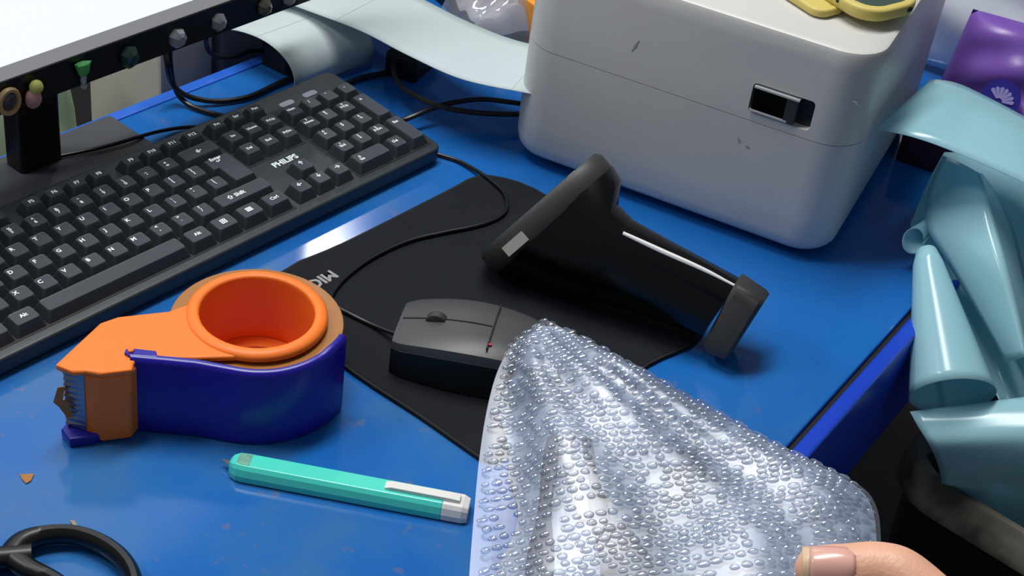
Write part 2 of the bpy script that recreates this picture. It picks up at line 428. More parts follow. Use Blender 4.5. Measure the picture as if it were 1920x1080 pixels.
for i, s in enumerate(('\u2190', '\u2193', '\u2192')): key(15.75 + i, 5, s, size=0.0055, dx=0)
for (u, v_, s) in ((19, 1, 'Num'), (20, 1, '/'), (21, 1, '*'), (22, 1, '-'), (19, 2, '7\nHome'), (20, 2, '8\n\u2191'), (21, 2, '9\nPgUp'), (19, 3, '4\n\u2190'), (20, 3, '5'), (21, 3, '6\n\u2192'), (19, 4, '1\nEnd'), (20, 4, '2\n\u2193'), (21, 4, '3\nPgDn'), (21, 5, '.\nDel')):
    key(u, v_, s, size=0.0036 if len(s) > 1 else 0.0048, dx=-0.001)
key(22, 2.5, '+', 1, 2, 0.005, -0.002, 0.010)
key(22, 4.5, 'Ent', 1, 2, 0.0038, -0.001, 0.010)
key(19.5, 5, '0\nIns', 2, 1, 0.0038, -0.010, 0.0)
for u in (19.55, 20.85):
    vv, ff = prism(rrect(0.0145, 0.0062, 0.0028, 4, u * U, -0.02 * U), HB, HB + 0.0004, 0, 0.0003, 2)
    q = mesh('indicator_window', vv, ff, M['led'], kb, world=False)
me = text_mesh('PHILIPS', 0.0082); me.materials.append(M['wordmark'])
wm = bpy.data.objects.new('wordmark', me); link(wm, kb); wm.location = (16.75 * U, -3.02 * U, HB + 0.0003); wm['label'] = 'white printed wordmark'
wm.scale = (0.92, 0.95, 1)
for sx in (1.2, 21.3):
    vv, ff = box_vf((sx - 0.7) * U, (sx + 0.7) * U, 0.3 * U, 0.65 * U, HB - 0.0205 - 0.0003, HB - 0.012)
    mesh('foot', vv, ff, M['matte'], kb, world=False)

# ------------------------------------------------------------------ monitor
mon = thing('monitor', 'computer monitor with lit white screen and black lower frame', 'monitor', (0.185, 0.06, 0.0))
MY = 0.0295
MX0, MX1 = -0.070, 0.434
v, f = box_vf(MX0, MX1, MY, MY + 0.03, 0.0895, 0.43); mesh('housing', v, f, M['chin'], mon, bevel=0.002)
v, f = box_vf(MX0, MX1, MY - 0.0035, MY, 0.0890, 0.1140); mesh('lower_frame', v, f, M['chin'], mon, bevel=0.0008)
v, f = box_vf(MX0 + 0.006, MX1 - 0.006, MY - 0.0022, MY, 0.1140, 0.1248); mesh('screen_strip', v, f, M['bezel'], mon)['label'] = 'grey bar along the bottom of the screen'
v, f = box_vf(MX0 + 0.006, MX1 - 0.006, MY - 0.0022, MY, 0.1248, 0.425); mesh('screen', v, f, M['screen'], mon)
v, f = prism(rrect(0.036, 0.022, 0.004, 4, 0.1835, 0.0685), 0.010, 0.20, 0, 0, 2); mesh('stand_post', v, f, M['black'], mon, smooth=True)
v, f = prism(rrect(0.235, 0.070, 0.004, 4, 0.1495, 0.0525), 0.0, 0.010, 0.0005, 0.0012, 3); mesh('stand_base', v, f, mat('stand_grey', (74, 77, 82), 0.4), mon, smooth=True)

# charms stuck along the lower frame of the monitor
def gem(name, px, py, r, label, m, squash=1.0):
    y = MY - 0.0035; d = ray(px, py); c = CAM + d * ((y - CAM.y) / d.y)
    rings = []
    for (k, h) in ((0.95, 0.0), (1.0, 0.35), (0.75, 0.8), (0.4, 1.0)):
        rings.append([(c.x + r * k * math.cos(2 * PI * j / 7), y - h * r * 0.9, c.z + r * k * squash * math.sin(2 * PI * j / 7)) for j in range(7)])
    v, f = loft(rings); o = mesh(name, v, f, m); tag(o, label, 'gem', 'charms stuck on the monitor frame'); return o, c
gem('gem_sticker', 330, 70, 0.0078, 'pale clear gem charm on the monitor frame above the curved cable', M['gem'])
gem('gem_sticker', 408, 40, 0.0068, 'clear round gem charm, third from the label sheets', M['gem'], 1.1)
gem('gem_sticker', 494, 12, 0.0068, 'smoky brown gem charm near the folded label sheets', mat('smoky_gem', (104, 98, 88), 0.12, coat=0.5), 1.1)
gem('gem_sticker', 540, -4, 0.0060, 'small lilac gem charm cut by the top of the picture', mat('lilac_gem', (168, 164, 176), 0.15, coat=0.5))
gem('gem_sticker', 240, 105, 0.0080, 'dark green see-through gem charm on the monitor frame', mat('dark_green_gem', (36, 66, 54), 0.1, coat=0.5), 1.15)
def charm(name, label, cat, px, py):
    y = MY - 0.0035; d = ray(px, py); c = CAM + d * ((y - CAM.y) / d.y)
    return thing(name, label, cat, (c.x, y, c.z), None, 'charms stuck on the monitor frame'), c, y
def ell(c, rx, ry, rz, nu=10, nv=8):
    rings = []
    for i in range(nv + 1):
        a = -PI / 2 + PI * i / nv; k = max(0.02, math.cos(a))
        rings.append([(c[0] + rx * k * math.cos(2 * PI * j / nu), c[1] + ry * k * math.sin(2 * PI * j / nu), c[2] + rz * math.sin(a)) for j in range(nu)])
    return loft(rings)
t_, c, y = charm('figurine_charm', 'tiny pink figurine charm with lime yellow cap on the monitor frame', 'charm', 58, 170)
v, f = ell((c.x - 0.0012, y - 0.004, c.z - 0.004), 0.0062, 0.0048, 0.0075); mesh('body', v, f, M['charmpink'], t_, smooth=True)
v, f = ell((c.x + 0.0014, y - 0.0045, c.z + 0.0045), 0.0052, 0.0045, 0.0052); mesh('cap', v, f, M['charmyellow'], t_, smooth=True)
t_, c, y = charm('flower_charm', 'green tulip charm with white stem on the monitor frame', 'charm', 150, 130)
rings = [[(c.x + k * math.cos(2 * PI * j / 10) * (1 + 0.16 * math.cos(5 * 2 * PI * j / 10) * q), y - 0.004 + 0.6 * k * math.sin(2 * PI * j / 10), c.z + z) for j in range(10)] for k, z, q in ((0.0015, -0.004, 0), (0.0045, -0.001, 0), (0.0055, 0.003, 0.5), (0.006, 0.0065, 1.3), (0.003, 0.005, 0))]
v, f = loft(rings); mesh('petals', v, f, M['charmgreen'], t_, smooth=True)
v, f = tube_vf([(c.x, y - 0.004, c.z - 0.003), (c.x - 0.0004, y - 0.004, c.z - 0.008), (c.x - 0.0002, y - 0.004, c.z - 0.013)], 0.0021, 8, 3); mesh('stem', v, f, M['gem'], t_, smooth=True)
t_, c, y = charm('ring_charm', 'round charm with tan rim and clear centre above the monitor post', 'charm', 12, 187)
rings = []
for i in range(21):
    a = 2 * PI * i / 20; cc = Vector((c.x + 0.0075 * math.cos(a), y - 0.003, c.z + 0.0088 * math.sin(a))); rd = Vector((math.cos(a), 0, math.sin(a)))
    rings.append([tuple(cc + rd * (0.002 * math.cos(b)) + Vector((0, 1, 0)) * (0.0025 * math.sin(b))) for b in [2 * PI * k / 6 for k in range(6)]])
v, f = loft(rings, True, False); mesh('rim', v, f, M['tangem'], t_, smooth=True)
v, f = ell((c.x, y - 0.0025, c.z), 0.0062, 0.003, 0.0074); mesh('centre', v, f, mat('smoky_clear', (70, 68, 70), 0.1, coat=0.5), t_, smooth=True)

# ------------------------------------------------------------------ label printer
PT = Vector((0.2654, -0.9641, 0)); PN = Vector((-0.9641, -0.2654, 0))   # along the long face, outward of it
PF = Vector((0.486, -0.158, 0))
def pr(s, dpt, z): q = PF + PT * s - PN * dpt; return Vector((q.x, q.y, z))
PW, PD, PH = 0.272, 0.285, 0.180
pc = pr(-0.022 + PW / 2, PD / 2, 0)
prang = math.atan2(PT.y, PT.x)
prn = thing('label_printer', 'white box-shaped label printer with dark side latch', 'printer', tuple(pc), (0, 0, prang))
# local frame: x along the long face, +y points away from the camera side (depth), so the face is at y = -PD/2
def loc(s, z, dpt=0.0): return (s + 0.022 - PW / 2, dpt - PD / 2, z)
SEAM = 0.1045
lo = rrect(PW, PD, 0.032, 8)
rings = []
for (z, ins) in ((0.007, 0.010), (0.009, 0.005), (0.013, 0.002), (0.020, 0.0005), (0.04, 0.0), (SEAM - 0.0003, 0.0)):
    rings.append([(x, y, z) for x, y in offs(lo, ins)])
v, f = loft(rings); mesh('lower_case', v, f, M['printer'], prn, smooth=True, world=False)
rings = []
for (z, ins) in ((SEAM + 0.0003, 0.0), (0.12, 0.0), (0.165, 0.0008), (PH - 0.004, 0.0012), (PH - 0.0012, 0.0024), (PH, 0.0050)):
    rings.append([(x, y, z) for x, y in offs(lo, ins)])
v, f = loft(rings); lid = mesh('lid', v, f, M['printer'], prn, smooth=True, world=False)
v, f = prism(offs(lo, 0.0016), SEAM - 0.004, SEAM + 0.004); mesh('seam', v, f, M['scuff'], prn, world=False)
for sx in (-1, 1):
    for sy in (-1, 1):
        v, f = lathe_vf([(0.0005, 0), (0.010, 0), (0.011, 0.002), (0.010, 0.010), (0.0005, 0.010)], (sx * 0.1, sy * 0.09, 0), 16)
        mesh('rubber_foot', v, f, M['matte'], prn, world=False)
# latch: a recess in the lid with a chrome-edged dark slider in it
LS0, LS1, LZ0, LZ1 = 0.166, 0.2135, 0.1115, 0.1355
a = loc(LS0, LZ0); b_ = loc(LS1, LZ1)
cv, cf = box_vf(a[0], b_[0], -PD / 2 - 0.01, -PD / 2 + 0.008, LZ0, LZ1)
cut = mesh('cut', cv, cf, M['recess'], prn, world=False, bevel=0.003)
bo = lid.modifiers.new('b', 'BOOLEAN'); bo.operation = 'DIFFERENCE'; bo.object = cut; bo.solver = 'EXACT'
bpy.context.view_layer.update(); bake(lid); bpy.data.objects.remove(cut)
for p in lid.data.polygons: p.use_smooth = True
try: lid.data.set_sharp_from_angle(angle=math.radians(35))
except Exception: pass
q = box_vf(a[0] + 0.0006, b_[0] - 0.0006, -PD / 2 + 0.0055, -PD / 2 + 0.0085, LZ0 + 0.0006, LZ1 - 0.0006)
lt = mesh('latch', q[0], q[1], M['recess'], prn, world=False)
q = box_vf(a[0] + 0.002, b_[0] - 0.0125, -PD / 2 - 0.0012, -PD / 2 + 0.0055, LZ0 + 0.003, LZ1 - 0.003)
mesh('slider', q[0], q[1], M['gloss'], lt, world=False, bevel=0.0006)
for zz in (LZ0 + 0.0018, LZ1 - 0.0030):
    q = box_vf(a[0] + 0.0015, b_[0] - 0.0115 - (0.006 if zz < 0.12 else 0), -PD / 2 - 0.0020, -PD / 2 + 0.005, zz, zz + 0.0014)
    mesh('chrome_edge', q[0], q[1], mat('latch_silver', (190, 192, 196), 0.25), lt, world=False)
q = box_vf(b_[0] - 0.0205, b_[0] - 0.0122, -PD / 2 - 0.0018, -PD / 2 + 0.005, LZ0 + 0.002, LZ1 - 0.0035); mesh('thumb_grip', q[0], q[1], M['darkgrey'], lt, world=False)
for (s0, z0, s1, z1, wd) in ((0.0705, 0.1275, 0.0745, 0.1385, 0.0011), (0.164, 0.0885, 0.1665, 0.0825, 0.0012), (0.1705, 0.0835, 0.1745, 0.082, 0.0014), (0.238, 0.146, 0.243, 0.144, 0.0012)):
    p0, p1 = loc(s0, z0), loc(s1, z1)
    dx, dz = p1[0] - p0[0], p1[2] - p0[2]; l_ = math.hypot(dx, dz); nx, nz = -dz / l_ * wd, dx / l_ * wd
    yy = -PD / 2 - 0.00015
    vv = [(p0[0], yy, p0[2]), (p0[0] + dx * .5 + nx, yy, p0[2] + dz * .5 + nz), (p1[0], yy, p1[2]), (p0[0] + dx * .5 - nx, yy, p0[2] + dz * .5 - nz)]
    vv += [(x, yy + 0.0004, z) for x, _, z in vv]
    mesh('scuff_mark', vv, [(0, 1, 2, 3), (4, 5, 6, 7), (0, 1, 5, 4), (1, 2, 6, 5), (2, 3, 7, 6), (3, 0, 4, 7)], M['scuff'], prn, world=False)

# ------------------------------------------------------------------ label sheets feeding the printer
def labsheet(name, label, ea, eb, perfs, **kw):
    v, f = sheet_vf(ea, eb, 8, 8)
    o = mesh(name, v, f, M['label'], None, smooth=True, solid=0.0006)
    tag(o, label, 'label paper')
    A, B = smoothpts(ea, 8), smoothpts(eb, 8)
    for t in perfs:
        i = min(len(A) - 2, int(t * (len(A) - 1)))
        a0, b0, a1, b1 = A[i], B[i], A[i + 1], B[i + 1]
        n = (b0 - a0).cross(a1 - a0).normalized(); n = n if n.z > 0 else -n
        da = (a1 - a0).normalized() * 0.0009; db = (b1 - b0).normalized() * 0.0009
        vv = [a0 + n * 0.0005, b0 + n * 0.0005, b0 + db + n * 0.0005, a0 + da + n * 0.0005]
        # follow the sheet's straight rulings
        mesh('perforation', [tuple(x) for x in vv] + [tuple(x - n * 0.0003) for x in vv], [(0, 1, 2, 3), (7, 6, 5, 4), (0, 1, 5, 4), (1, 2, 6, 5), (2, 3, 7, 6), (3, 0, 4, 7)], M['perf'], o)
    return o
zz = [0.040, 0.046, 0.056, 0.062, 0.064, 0.066, 0.066]
ea = [(0.462, 0.150, 0.035), (0.462, 0.075, 0.046), (0.4615, 0.010, 0.055), (0.4605, -0.045, 0.0575), (0.464, -0.100, 0.060), (0.4855, -0.1465, 0.062), (0.500, -0.168, 0.062)]
eb = [(0.560, 0.150, 0.035), (0.558, 0.090, 0.042), (0.553, 0.030, 0.049), (0.546, -0.030, 0.055), (0.548, -0.080, 0.059), (0.562, -0.1205, 0.062), (0.575, -0.145, 0.062)]
labsheet('label_strip', 'white label strip running into the back of the printer', ea, eb, (0.26, 0.80))
prof = [(0.165, 0.010), (0.130, 0.024), (0.100, 0.034), (0.075, 0.037), (0.056, 0.034), (0.042, 0.026), (0.0355, 0.014), (0.037, 0.0012)]
la = [(0.402 + 0.10 * max(0, 0.130 - y) * 1.2, y, z) for y, z in prof]
lb = [(0.492 + 0.10 * max(0, 0.130 - y) * 1.2, y - 0.002, z) for y, z in prof]
labsheet('label_loop', 'white label sheet folded under in a loop behind the keyboard', la, lb, (0.42,))

# ------------------------------------------------------------------ cables and adapters behind
def cable(label, pts, r, m=None, group='cables behind the keyboard'):
    v, f = tube_vf(pts, r, 8, 6); o = mesh('cable', v, f, m or M['cable'], None, smooth=True); tag(o, label, 'cable', group); return o
cable('thin black cable crossing the monitor base towards the keyboard', [P(60, 300, 0.0125), P(115, 292, 0.0125), P(200, 274, 0.0125), P(255, 258, 0.0125), P(300, 246, 0.006), P(345, 239, 0.003), P(385, 240, 0.002), P(420, 250, 0.002)], 0.0015)
cable('thick black cable drooping in a wide curve below the monitor', [P(305, 60, 0.06), P(312, 110, 0.045), P(322, 155, 0.022), P(352, 180, 0.010), P(405, 190, 0.004), P(465, 182, 0.003), P(515, 160, 0.003), P(560, 140, 0.003), P(600, 128, 0.003)], 0.0023)
cable('black cable hanging from the monitor and running under the keyboard', [P(318, 70, 0.06), P(320, 125, 0.035), P(330, 170, 0.012), P(352, 195, 0.004), P(385, 209, 0.0025), P(425, 220, 0.0025), P(455, 232, 0.0025)], 0.0021)
cable('short black cable loop between the gem charms and the label loop', [P(392, 40, 0.05), P(386, 72, 0.035), P(392, 96, 0.018), P(412, 107, 0.010), P(440, 106, 0.006), P(470, 96, 0.004), P(500, 95, 0.003)], 0.0020)
cable('black cable from the keyboard corner passing behind the printer', [P(735, 232, 0.006), P(765, 222, 0.012), P(805, 205, 0.016), P(850, 192, 0.018), P(905, 186, 0.018), P(960, 192, 0.018), P(1000, 198, 0.016), P(1040, 205, 0.012)], 0.0022)
cable('brownish black cable arching under the label strip to the printer', [P(742, 105, 0.012), P(738, 130, 0.014), P(746, 155, 0.017), P(775, 178, 0.018), P(815, 196, 0.018), P(860, 207, 0.016), P(920, 213, 0.014), P(975, 214, 0.012), P(1030, 216, 0.008)], 0.0024, M['cablebrown'])
cable('black cable lying between the label loop and the keyboard', [P(640, 160, 0.003), P(680, 145, 0.003), P(715, 138, 0.003), P(742, 128, 0.003), P(770, 110, 0.003)], 0.0024)
def block(name, label, cat, c, sx, sy, sz, rz, m, bev=0.003):
    v, f = prism(rrect(sx, sy, min(sx, sy) * 0.12, 3), 0, sz, 0.0006, bev, 3); o = mesh(name, v, f, m, None, smooth=True); o.location = c; o.rotation_euler = (0, 0, rz); tag(o, label, cat); return o
block('power_adapter', 'black power adapter under the label strip', 'adapter', tuple(P(770, 128, 0)), 0.045, 0.03, 0.022, 0.3, M['matte'])
block('power_adapter', 'black adapter block inside the folded label loop', 'adapter', (0.452, 0.078, 0), 0.05, 0.03, 0.02, 0.1, M['matte'])

# ------------------------------------------------------------------ mouse pad
mp = thing('mouse_pad', 'black cloth mouse pad with grey print, under the scanner and the mouse', 'mouse pad', (0.32, -0.26, 0))
poly = [tuple(P(x, y, 0)[:2]) for x, y in ((560, 495), (640, 462), (760, 402), (850, 356), (885, 338), (925, 335), (1000, 358), (1120, 432), (1240, 520), (1318, 600), (1322, 622), (1290, 655), (1215, 690), (1120, 765), (1000, 830), (935, 868), (905, 868), (870, 846), (780, 783), (660, 704), (560, 620), (500, 560), (498, 535))]
poly = [tuple(p[:2]) for p in smoothpts([(a, b, 0) for a, b in poly + poly[:1]], 3)[:-1]]
v, f = prism(poly, 0.0003, 0.0032, 0, 0.0004, 2); mesh('pad_base', v, f, M['padedge'], mp)
v, f = prism(offs(ccw(poly), 0.0022), 0.003, 0.0035); mesh('pad_cloth', v, f, M['pad'], mp)
me = text_mesh('MICRO', 0.0135); me.materials.append(M['padprint'])
o = bpy.data.objects.new('print', me); link(o, mp)
tl = P(625, 512, 0.0036); tdir = (P(580, 536, 0.0036) - tl); ang = math.atan2(tdir.y, tdir.x)
o.location = tuple(tl + tdir.normalized() * 0.0205 + Vector((0, 0, 0)) - Vector((0.32, -0.26, 0))); o.rotation_euler = (0, 0, ang)

# ------------------------------------------------------------------ mouse with its cable
mouse = thing('computer_mouse', 'black wired computer mouse on the pad beside the bubble-wrapped parcel', 'mouse', (0.262, -0.305, 0.0037))
ax = (Vector((0.300, -0.372, 0)) - Vector((0.238, -0.268, 0))).normalized(); ay = Vector((-ax.y, ax.x, 0))
mc = Vector((0.266, -0.306, 0.0037))
ML, MW = 0.112, 0.062
def msurf(t, s, dz=0.0):
    wdt = MW / 2 * (0.80 + 0.20 * math.sin(PI * min(1, t * 1.05 + 0.05)))
    if t < 0.06: wdt *= 0.90 + 0.10 * (t / 0.06)
    if t > 0.8: wdt *= math.sqrt(max(0.02, 1 - ((t - 0.8) / 0.2) ** 2)) * 0.999 + 0.001
    hz = 0.022 + 0.014 * math.sin(PI * min(1, 0.12 + t * 0.75)) if t < 0.9 else 0.026
    hz *= 1.0 if t < 0.82 else math.sqrt(max(0.05, 1 - ((t - 0.82) / 0.2) ** 2))
    return wdt, hz
rings = []
NT = 22
for i in range(NT + 1):
    t = i / NT; wd, hz = msurf(t, 0); c = mc + ax * (ML * (t - 0.5)); ring = []
    for (s, z) in ((-0.86, 0.0), (-0.98, 0.25), (-1.0, 0.72), (-0.93, 0.90), (-0.72, 0.975), (-0.35, 1.0), (0, 1.0), (0.35, 1.0), (0.72, 0.975), (0.93, 0.90), (1.0, 0.72), (0.98, 0.25), (0.86, 0.0)):
        ring.append(tuple(c + ay * (wd * s) + Vector((0, 0, hz * z))))
    rings.append(ring)
v, f = loft(rings); mesh('shell', v, f, mat('mouse_black', (66, 66, 68), 0.42), mouse, smooth=True)
# side skirt: darker lower half
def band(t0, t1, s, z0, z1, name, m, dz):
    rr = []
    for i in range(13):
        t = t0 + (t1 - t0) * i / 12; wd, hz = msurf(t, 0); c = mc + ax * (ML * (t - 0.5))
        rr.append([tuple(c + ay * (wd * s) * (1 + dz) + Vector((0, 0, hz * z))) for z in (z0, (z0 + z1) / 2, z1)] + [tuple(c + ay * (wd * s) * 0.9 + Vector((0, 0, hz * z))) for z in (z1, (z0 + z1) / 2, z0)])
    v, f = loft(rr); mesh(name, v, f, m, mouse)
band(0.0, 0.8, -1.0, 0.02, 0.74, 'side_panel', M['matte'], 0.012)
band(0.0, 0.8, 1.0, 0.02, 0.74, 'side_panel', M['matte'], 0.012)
# button split line, wheel and red mark
def mtop(t, s, dz=0.0):
    wd, hz = msurf(t, s); return mc + ax * (ML * (t - 0.5)) + ay * (wd * s) + Vector((0, 0, hz + dz))
v, f = tube_vf([mtop(0.56, s, 0.0001) for s in (-0.8, -0.4, 0, 0.4, 0.8)], 0.0007, 6, 4); mesh('button_gap', v, f, M['matte'], mouse)
v, f = tube_vf([mtop(t, 0, 0.0001) for t in (0.02, 0.2, 0.4, 0.55)], 0.0006, 6, 4); mesh('button_gap', v, f, M['matte'], mouse)
wc = mtop(0.22, 0.0, -0.003)
rings = [[tuple(wc + ay * yy + ax * (rr * math.cos(2 * PI * j / 16)) + Vector((0, 0, rr * math.sin(2 * PI * j / 16)))) for j in range(16)] for yy, rr in ((-0.0035, 0.006), (-0.0028, 0.0075), (0.0028, 0.0075), (0.0035, 0.006))]
v, f = loft(rings); mesh('scroll_wheel', v, f, M['darkgrey'], mouse, smooth=True)
cc = mtop(0.57, -0.62, 0.0003); v, f = ell(cc, 0.0014, 0.0014, 0.0006, 8, 4); mesh('red_mark', v, f, M['red'], mouse)
cb = [mc + ax * (-ML * 0.5 + 0.002) + ay * 0.004 + Vector((0, 0, 0.009)), P(705, 612, 0.006), P(655, 588, 0.0055), P(625, 570, 0.0055), P(622, 553, 0.0055), P(648, 520, 0.0055), P(700, 482, 0.0055), P(765, 452, 0.0055), P(830, 436, 0.0055), P(890, 424, 0.0055), P(932, 409, 0.0055), P(950, 390, 0.0055), P(945, 362, 0.0055), P(920, 338, 0.0052), P(890, 318, 0.0035), P(860, 302, 0.0022), P(830, 292, 0.002), P(800, 284, 0.002)]
v, f = tube_vf(cb, 0.0016, 8, 6); mesh('cable', v, f, M['cable'], mouse, smooth=True)
v, f = tube_vf([cb[0], cb[0].lerp(cb[1], 0.25)], lambda t: 0.0034 - 0.0012 * t, 8, 2); mesh('strain_relief', v, f, M['matte'], mouse, smooth=True)

# ------------------------------------------------------------------ barcode scanner
scn = thing('barcode_scanner', 'black handheld barcode scanner leaning on its head beside the printer', 'scanner', (0.40, -0.33, 0.0037))
A = P(918, 497, 0.010); B = P(1140, 305, 0.092)
# the head's oval front plane runs from A (on the pad) up to B; its depth axis faces away from the camera
hc = (A + B) / 2; hl = (B - A); la_ = hl.length / 2; hu = hl.normalized()
E1 = P(1420, 575, 0.036); hdir0 = (E1 - hc)
hn = hu.cross(ray(1030, 400).normalized()).normalized()           # roughly along the handle
if hn.dot(hdir0) < 0: hn = -hn
hw = hu.cross(hn).normalized()                                       # width axis of the head
def oval(c, a, b, n=28, p=2.6, sh=0.0):
    out = []
    for j in range(n):
        t = 2 * PI * j / n; ct, st = math.cos(t), math.sin(t)
        x = math.copysign(abs(ct) ** (2 / p), ct) * a; y = math.copysign(abs(st) ** (2 / p), st) * b
        out.append(tuple(c + hu * x + hw * y))
    return out
WID = 0.034
rings = [oval(hc - hn * 0.010, la_ * 0.86, WID * 0.80), oval(hc - hn * 0.011, la_ * 0.95, WID * 0.93), oval(hc - hn * 0.007, la_, WID), oval(hc + hn * 0.005, la_, WID), oval(hc + hn * 0.008, la_ * 0.97, WID * 0.96), oval(hc + hn * 0.008, la_ * 0.85, WID * 0.8)]
v, f = loft(rings); head = mesh('head_rim', v, f, M['darkgrey'], scn, smooth=True)
v, f = loft([oval(hc - hn * 0.0112, la_ * 0.80, WID * 0.72), oval(hc - hn * 0.0092, la_ * 0.82, WID * 0.74)]); mesh('scan_window', v, f, M['gloss'], scn)
# body narrowing from the head into the handle: each ring runs from a top point to a bottom point
def sring(T, B_, wd, ax_, n=28, p=2.8):
    c = (T + B_) / 2; u_ = (T - B_) / 2; w_ = ax_.cross(u_).normalized(); out = []
    for j in range(n):
        t = 2 * PI * j / n; ct, st = math.cos(t), math.sin(t)
        out.append(tuple(c + u_ * math.copysign(abs(ct) ** (2 / p), ct) + w_ * (wd * math.copysign(abs(st) ** (2 / p), st))))
    return out
prs = [((1148, 312, .090), (925, 500, .009), .034), ((1162, 340, .086), (985, 518, .008), .032), ((1153, 388, .077), (1060, 543, .009), .026), ((1182, 416, .073), (1125, 560, .013), .021),
       ((1250, 452, .067), (1190, 582, .014), .019), ((1330, 493, .060), (1262, 608, .015), .018), ((1388, 524, .055), (1318, 628, .014), .018)]
TB = [(P(*t_), P(*b2), w_) for t_, b2, w_ in prs]
hd = ((TB[-1][0] + TB[-1][1]) / 2 - (TB[3][0] + TB[3][1]) / 2).normalized()
rings = [sring(t_, b2, w_, hn.lerp(hd, min(1, i / 3)).normalized()) for i, (t_, b2, w_) in enumerate(TB)]
v, f = loft(rings); mesh('body_and_handle', v, f, M['gloss'], scn, smooth=True)
rings = [sring(P(*t_), P(*b2), w_, hd, 28, 5) for t_, b2, w_ in (((1386, 520, .0565), (1322, 640, .007), .0182), ((1392, 523, .0575), (1330, 652, .0045), .0190), ((1434, 549, .0525), (1362, 668, .0042), .0190), ((1440, 555, .050), (1368, 668, .0055), .0172))]
v, f = loft(rings); mesh('handle_cap', v, f, M['darkgrey'], scn, smooth=True)
# specular highlight along the handle, modelled as a glossy white tube
def tl_(i, k=0.60): 
    r_ = sring(TB[i][0], TB[i][1], TB[i][2], hd); n_r = len(r_); return r_
def highlight_pt(i, ang):
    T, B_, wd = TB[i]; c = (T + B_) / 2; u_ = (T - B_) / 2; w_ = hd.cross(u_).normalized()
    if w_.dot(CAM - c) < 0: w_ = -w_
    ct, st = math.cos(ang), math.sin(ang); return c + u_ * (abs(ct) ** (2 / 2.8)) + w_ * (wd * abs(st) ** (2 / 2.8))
v, f = tube_vf([highlight_pt(3, 0.62), highlight_pt(4, 0.62), highlight_pt(5, 0.62), highlight_pt(6, 0.62)], lambda t: 0.0019 * (0.55 + 0.45 * math.sin(PI * min(1, 0.1 + t))), 8, 6)
mesh('handle_highlight', v, f, mat('highlight_white', (240, 240, 238), 0.2), scn, smooth=True)
H0 = (TB[2][0] + TB[3][0]) / 2
# pale sticker on the rim
q0, q1, q2, q3 = P(965, 428, 0.03), P(1000, 395, 0.04), P(1000, 375, 0.04), P(962, 408, 0.03)
def on_rim(k, w0): return hc + hu * (la_ * k) + hw * w0
sgn = -1 if (on_rim(0, WID) - CAM).length > (on_rim(0, -WID) - CAM).length else 1
vs = []
for k in (-0.62, -0.28):
    for d0 in (-0.0035, 0.0045):
        e = math.sqrt(max(0.0, 1 - abs(k) ** 2.6)) ** 1.0
        e = (1 - abs(k) ** 2.6) ** (1 / 2.6)
        vs.append(hc + hu * (la_ * k) + hw * (sgn * (WID * e + 0.0006)) + hn * d0)
vs = [vs[0], vs[1], vs[3], vs[2]]; nn = hw * sgn * 0.0006
mesh('sticker', [tuple(x + nn) for x in vs] + [tuple(x - nn) for x in vs], [(0, 1, 2, 3), (7, 6, 5, 4), (0, 1, 5, 4), (1, 2, 6, 5), (2, 3, 7, 6), (3, 0, 4, 7)], mat('sticker_grey', (190, 188, 182), 0.5), scn)
for q_ in ((1105, 352, .078), (1128, 405, .066), (1142, 398, .070)):
    v, f = ell(P(*q_), 0.0032, 0.0032, 0.0026, 10, 6); mesh('screw_boss', v, f, M['gloss'], scn, smooth=True)

# ------------------------------------------------------------------ tape dispenser and its roll
RC = Vector((0.147, -0.218, 0))
disp = thing('tape_dispenser', 'orange and indigo plastic packing tape dispenser', 'tape dispenser', (0.10, -0.205, 0))
def arc(c, r, a0, a1, n):
    return [(c[0] + r * math.cos(math.radians(a0 + (a1 - a0) * i / n)), c[1] + r * math.sin(math.radians(a0 + (a1 - a0) * i / n))) for i in range(n + 1)]
TOP, TH = 0.0565, 0.004
plan = [(0.024, -0.1785), (0.068, -0.1635), (0.080, -0.1655), (0.094, -0.1735), (0.107, -0.181)] + arc(RC, 0.0445, 128, -108, 30) + [(0.120, -0.2495), (0.105, -0.238), (0.090, -0.2265), (0.074, -0.2125), (0.064, -0.2055), (0.060, -0.2065), (0.055, -0.2115), (0.0385, -0.2015), (0.034, -0.1945), (0.028, -0.1905)]
hole = arc(RC, 0.0365, 0, 360, 48)[:-1]
def plate(name, outer, inner, z0, z1, m, parent, bev=0.0012):
    bm = bmesh.new()
    def loop(pts, z): return [bm.verts.new((x, y, z)) for x, y in pts]
    res = []
    for z in (z0, z1):
        a_ = loop(outer, z); b2 = loop(inner, z)
        e = [bm.edges.new((a_[i - 1], a_[i])) for i in range(len(a_))] + [bm.edges.new((b2[i - 1], b2[i])) for i in range(len(b2))]
        bmesh.ops.triangle_fill(bm, use_beauty=True, edges=e)
        res.append((a_, b2))
    for k in (0, 1):
        l0, l1 = res[0][k], res[1][k]
        for i in range(len(l0)): bm.faces.new((l0[i - 1], l0[i], l1[i], l1[i - 1]))
    bmesh.ops.recalc_face_normals(bm, faces=bm.faces)
    off = Vector(parent.location)
    for v_ in bm.verts: v_.co -= off
    me = bpy.data.meshes.new(name); bm.to_mesh(me); bm.free(); me.materials.append(m)
    o = bpy.data.objects.new(name, me); link(o, parent)
    b = o.modifiers.new('bevel', 'BEVEL'); b.width = bev; b.segments = 3; b.limit_method = 'ANGLE'; b.angle_limit = math.radians(40)
    for p in me.polygons: p.use_smooth = True
    try: me.set_sharp_from_angle(angle=math.radians(50))
    except Exception: pass
    return o
plate('top_plate', plan, hole, TOP - TH, TOP, M['orange'], disp, 0.0014)
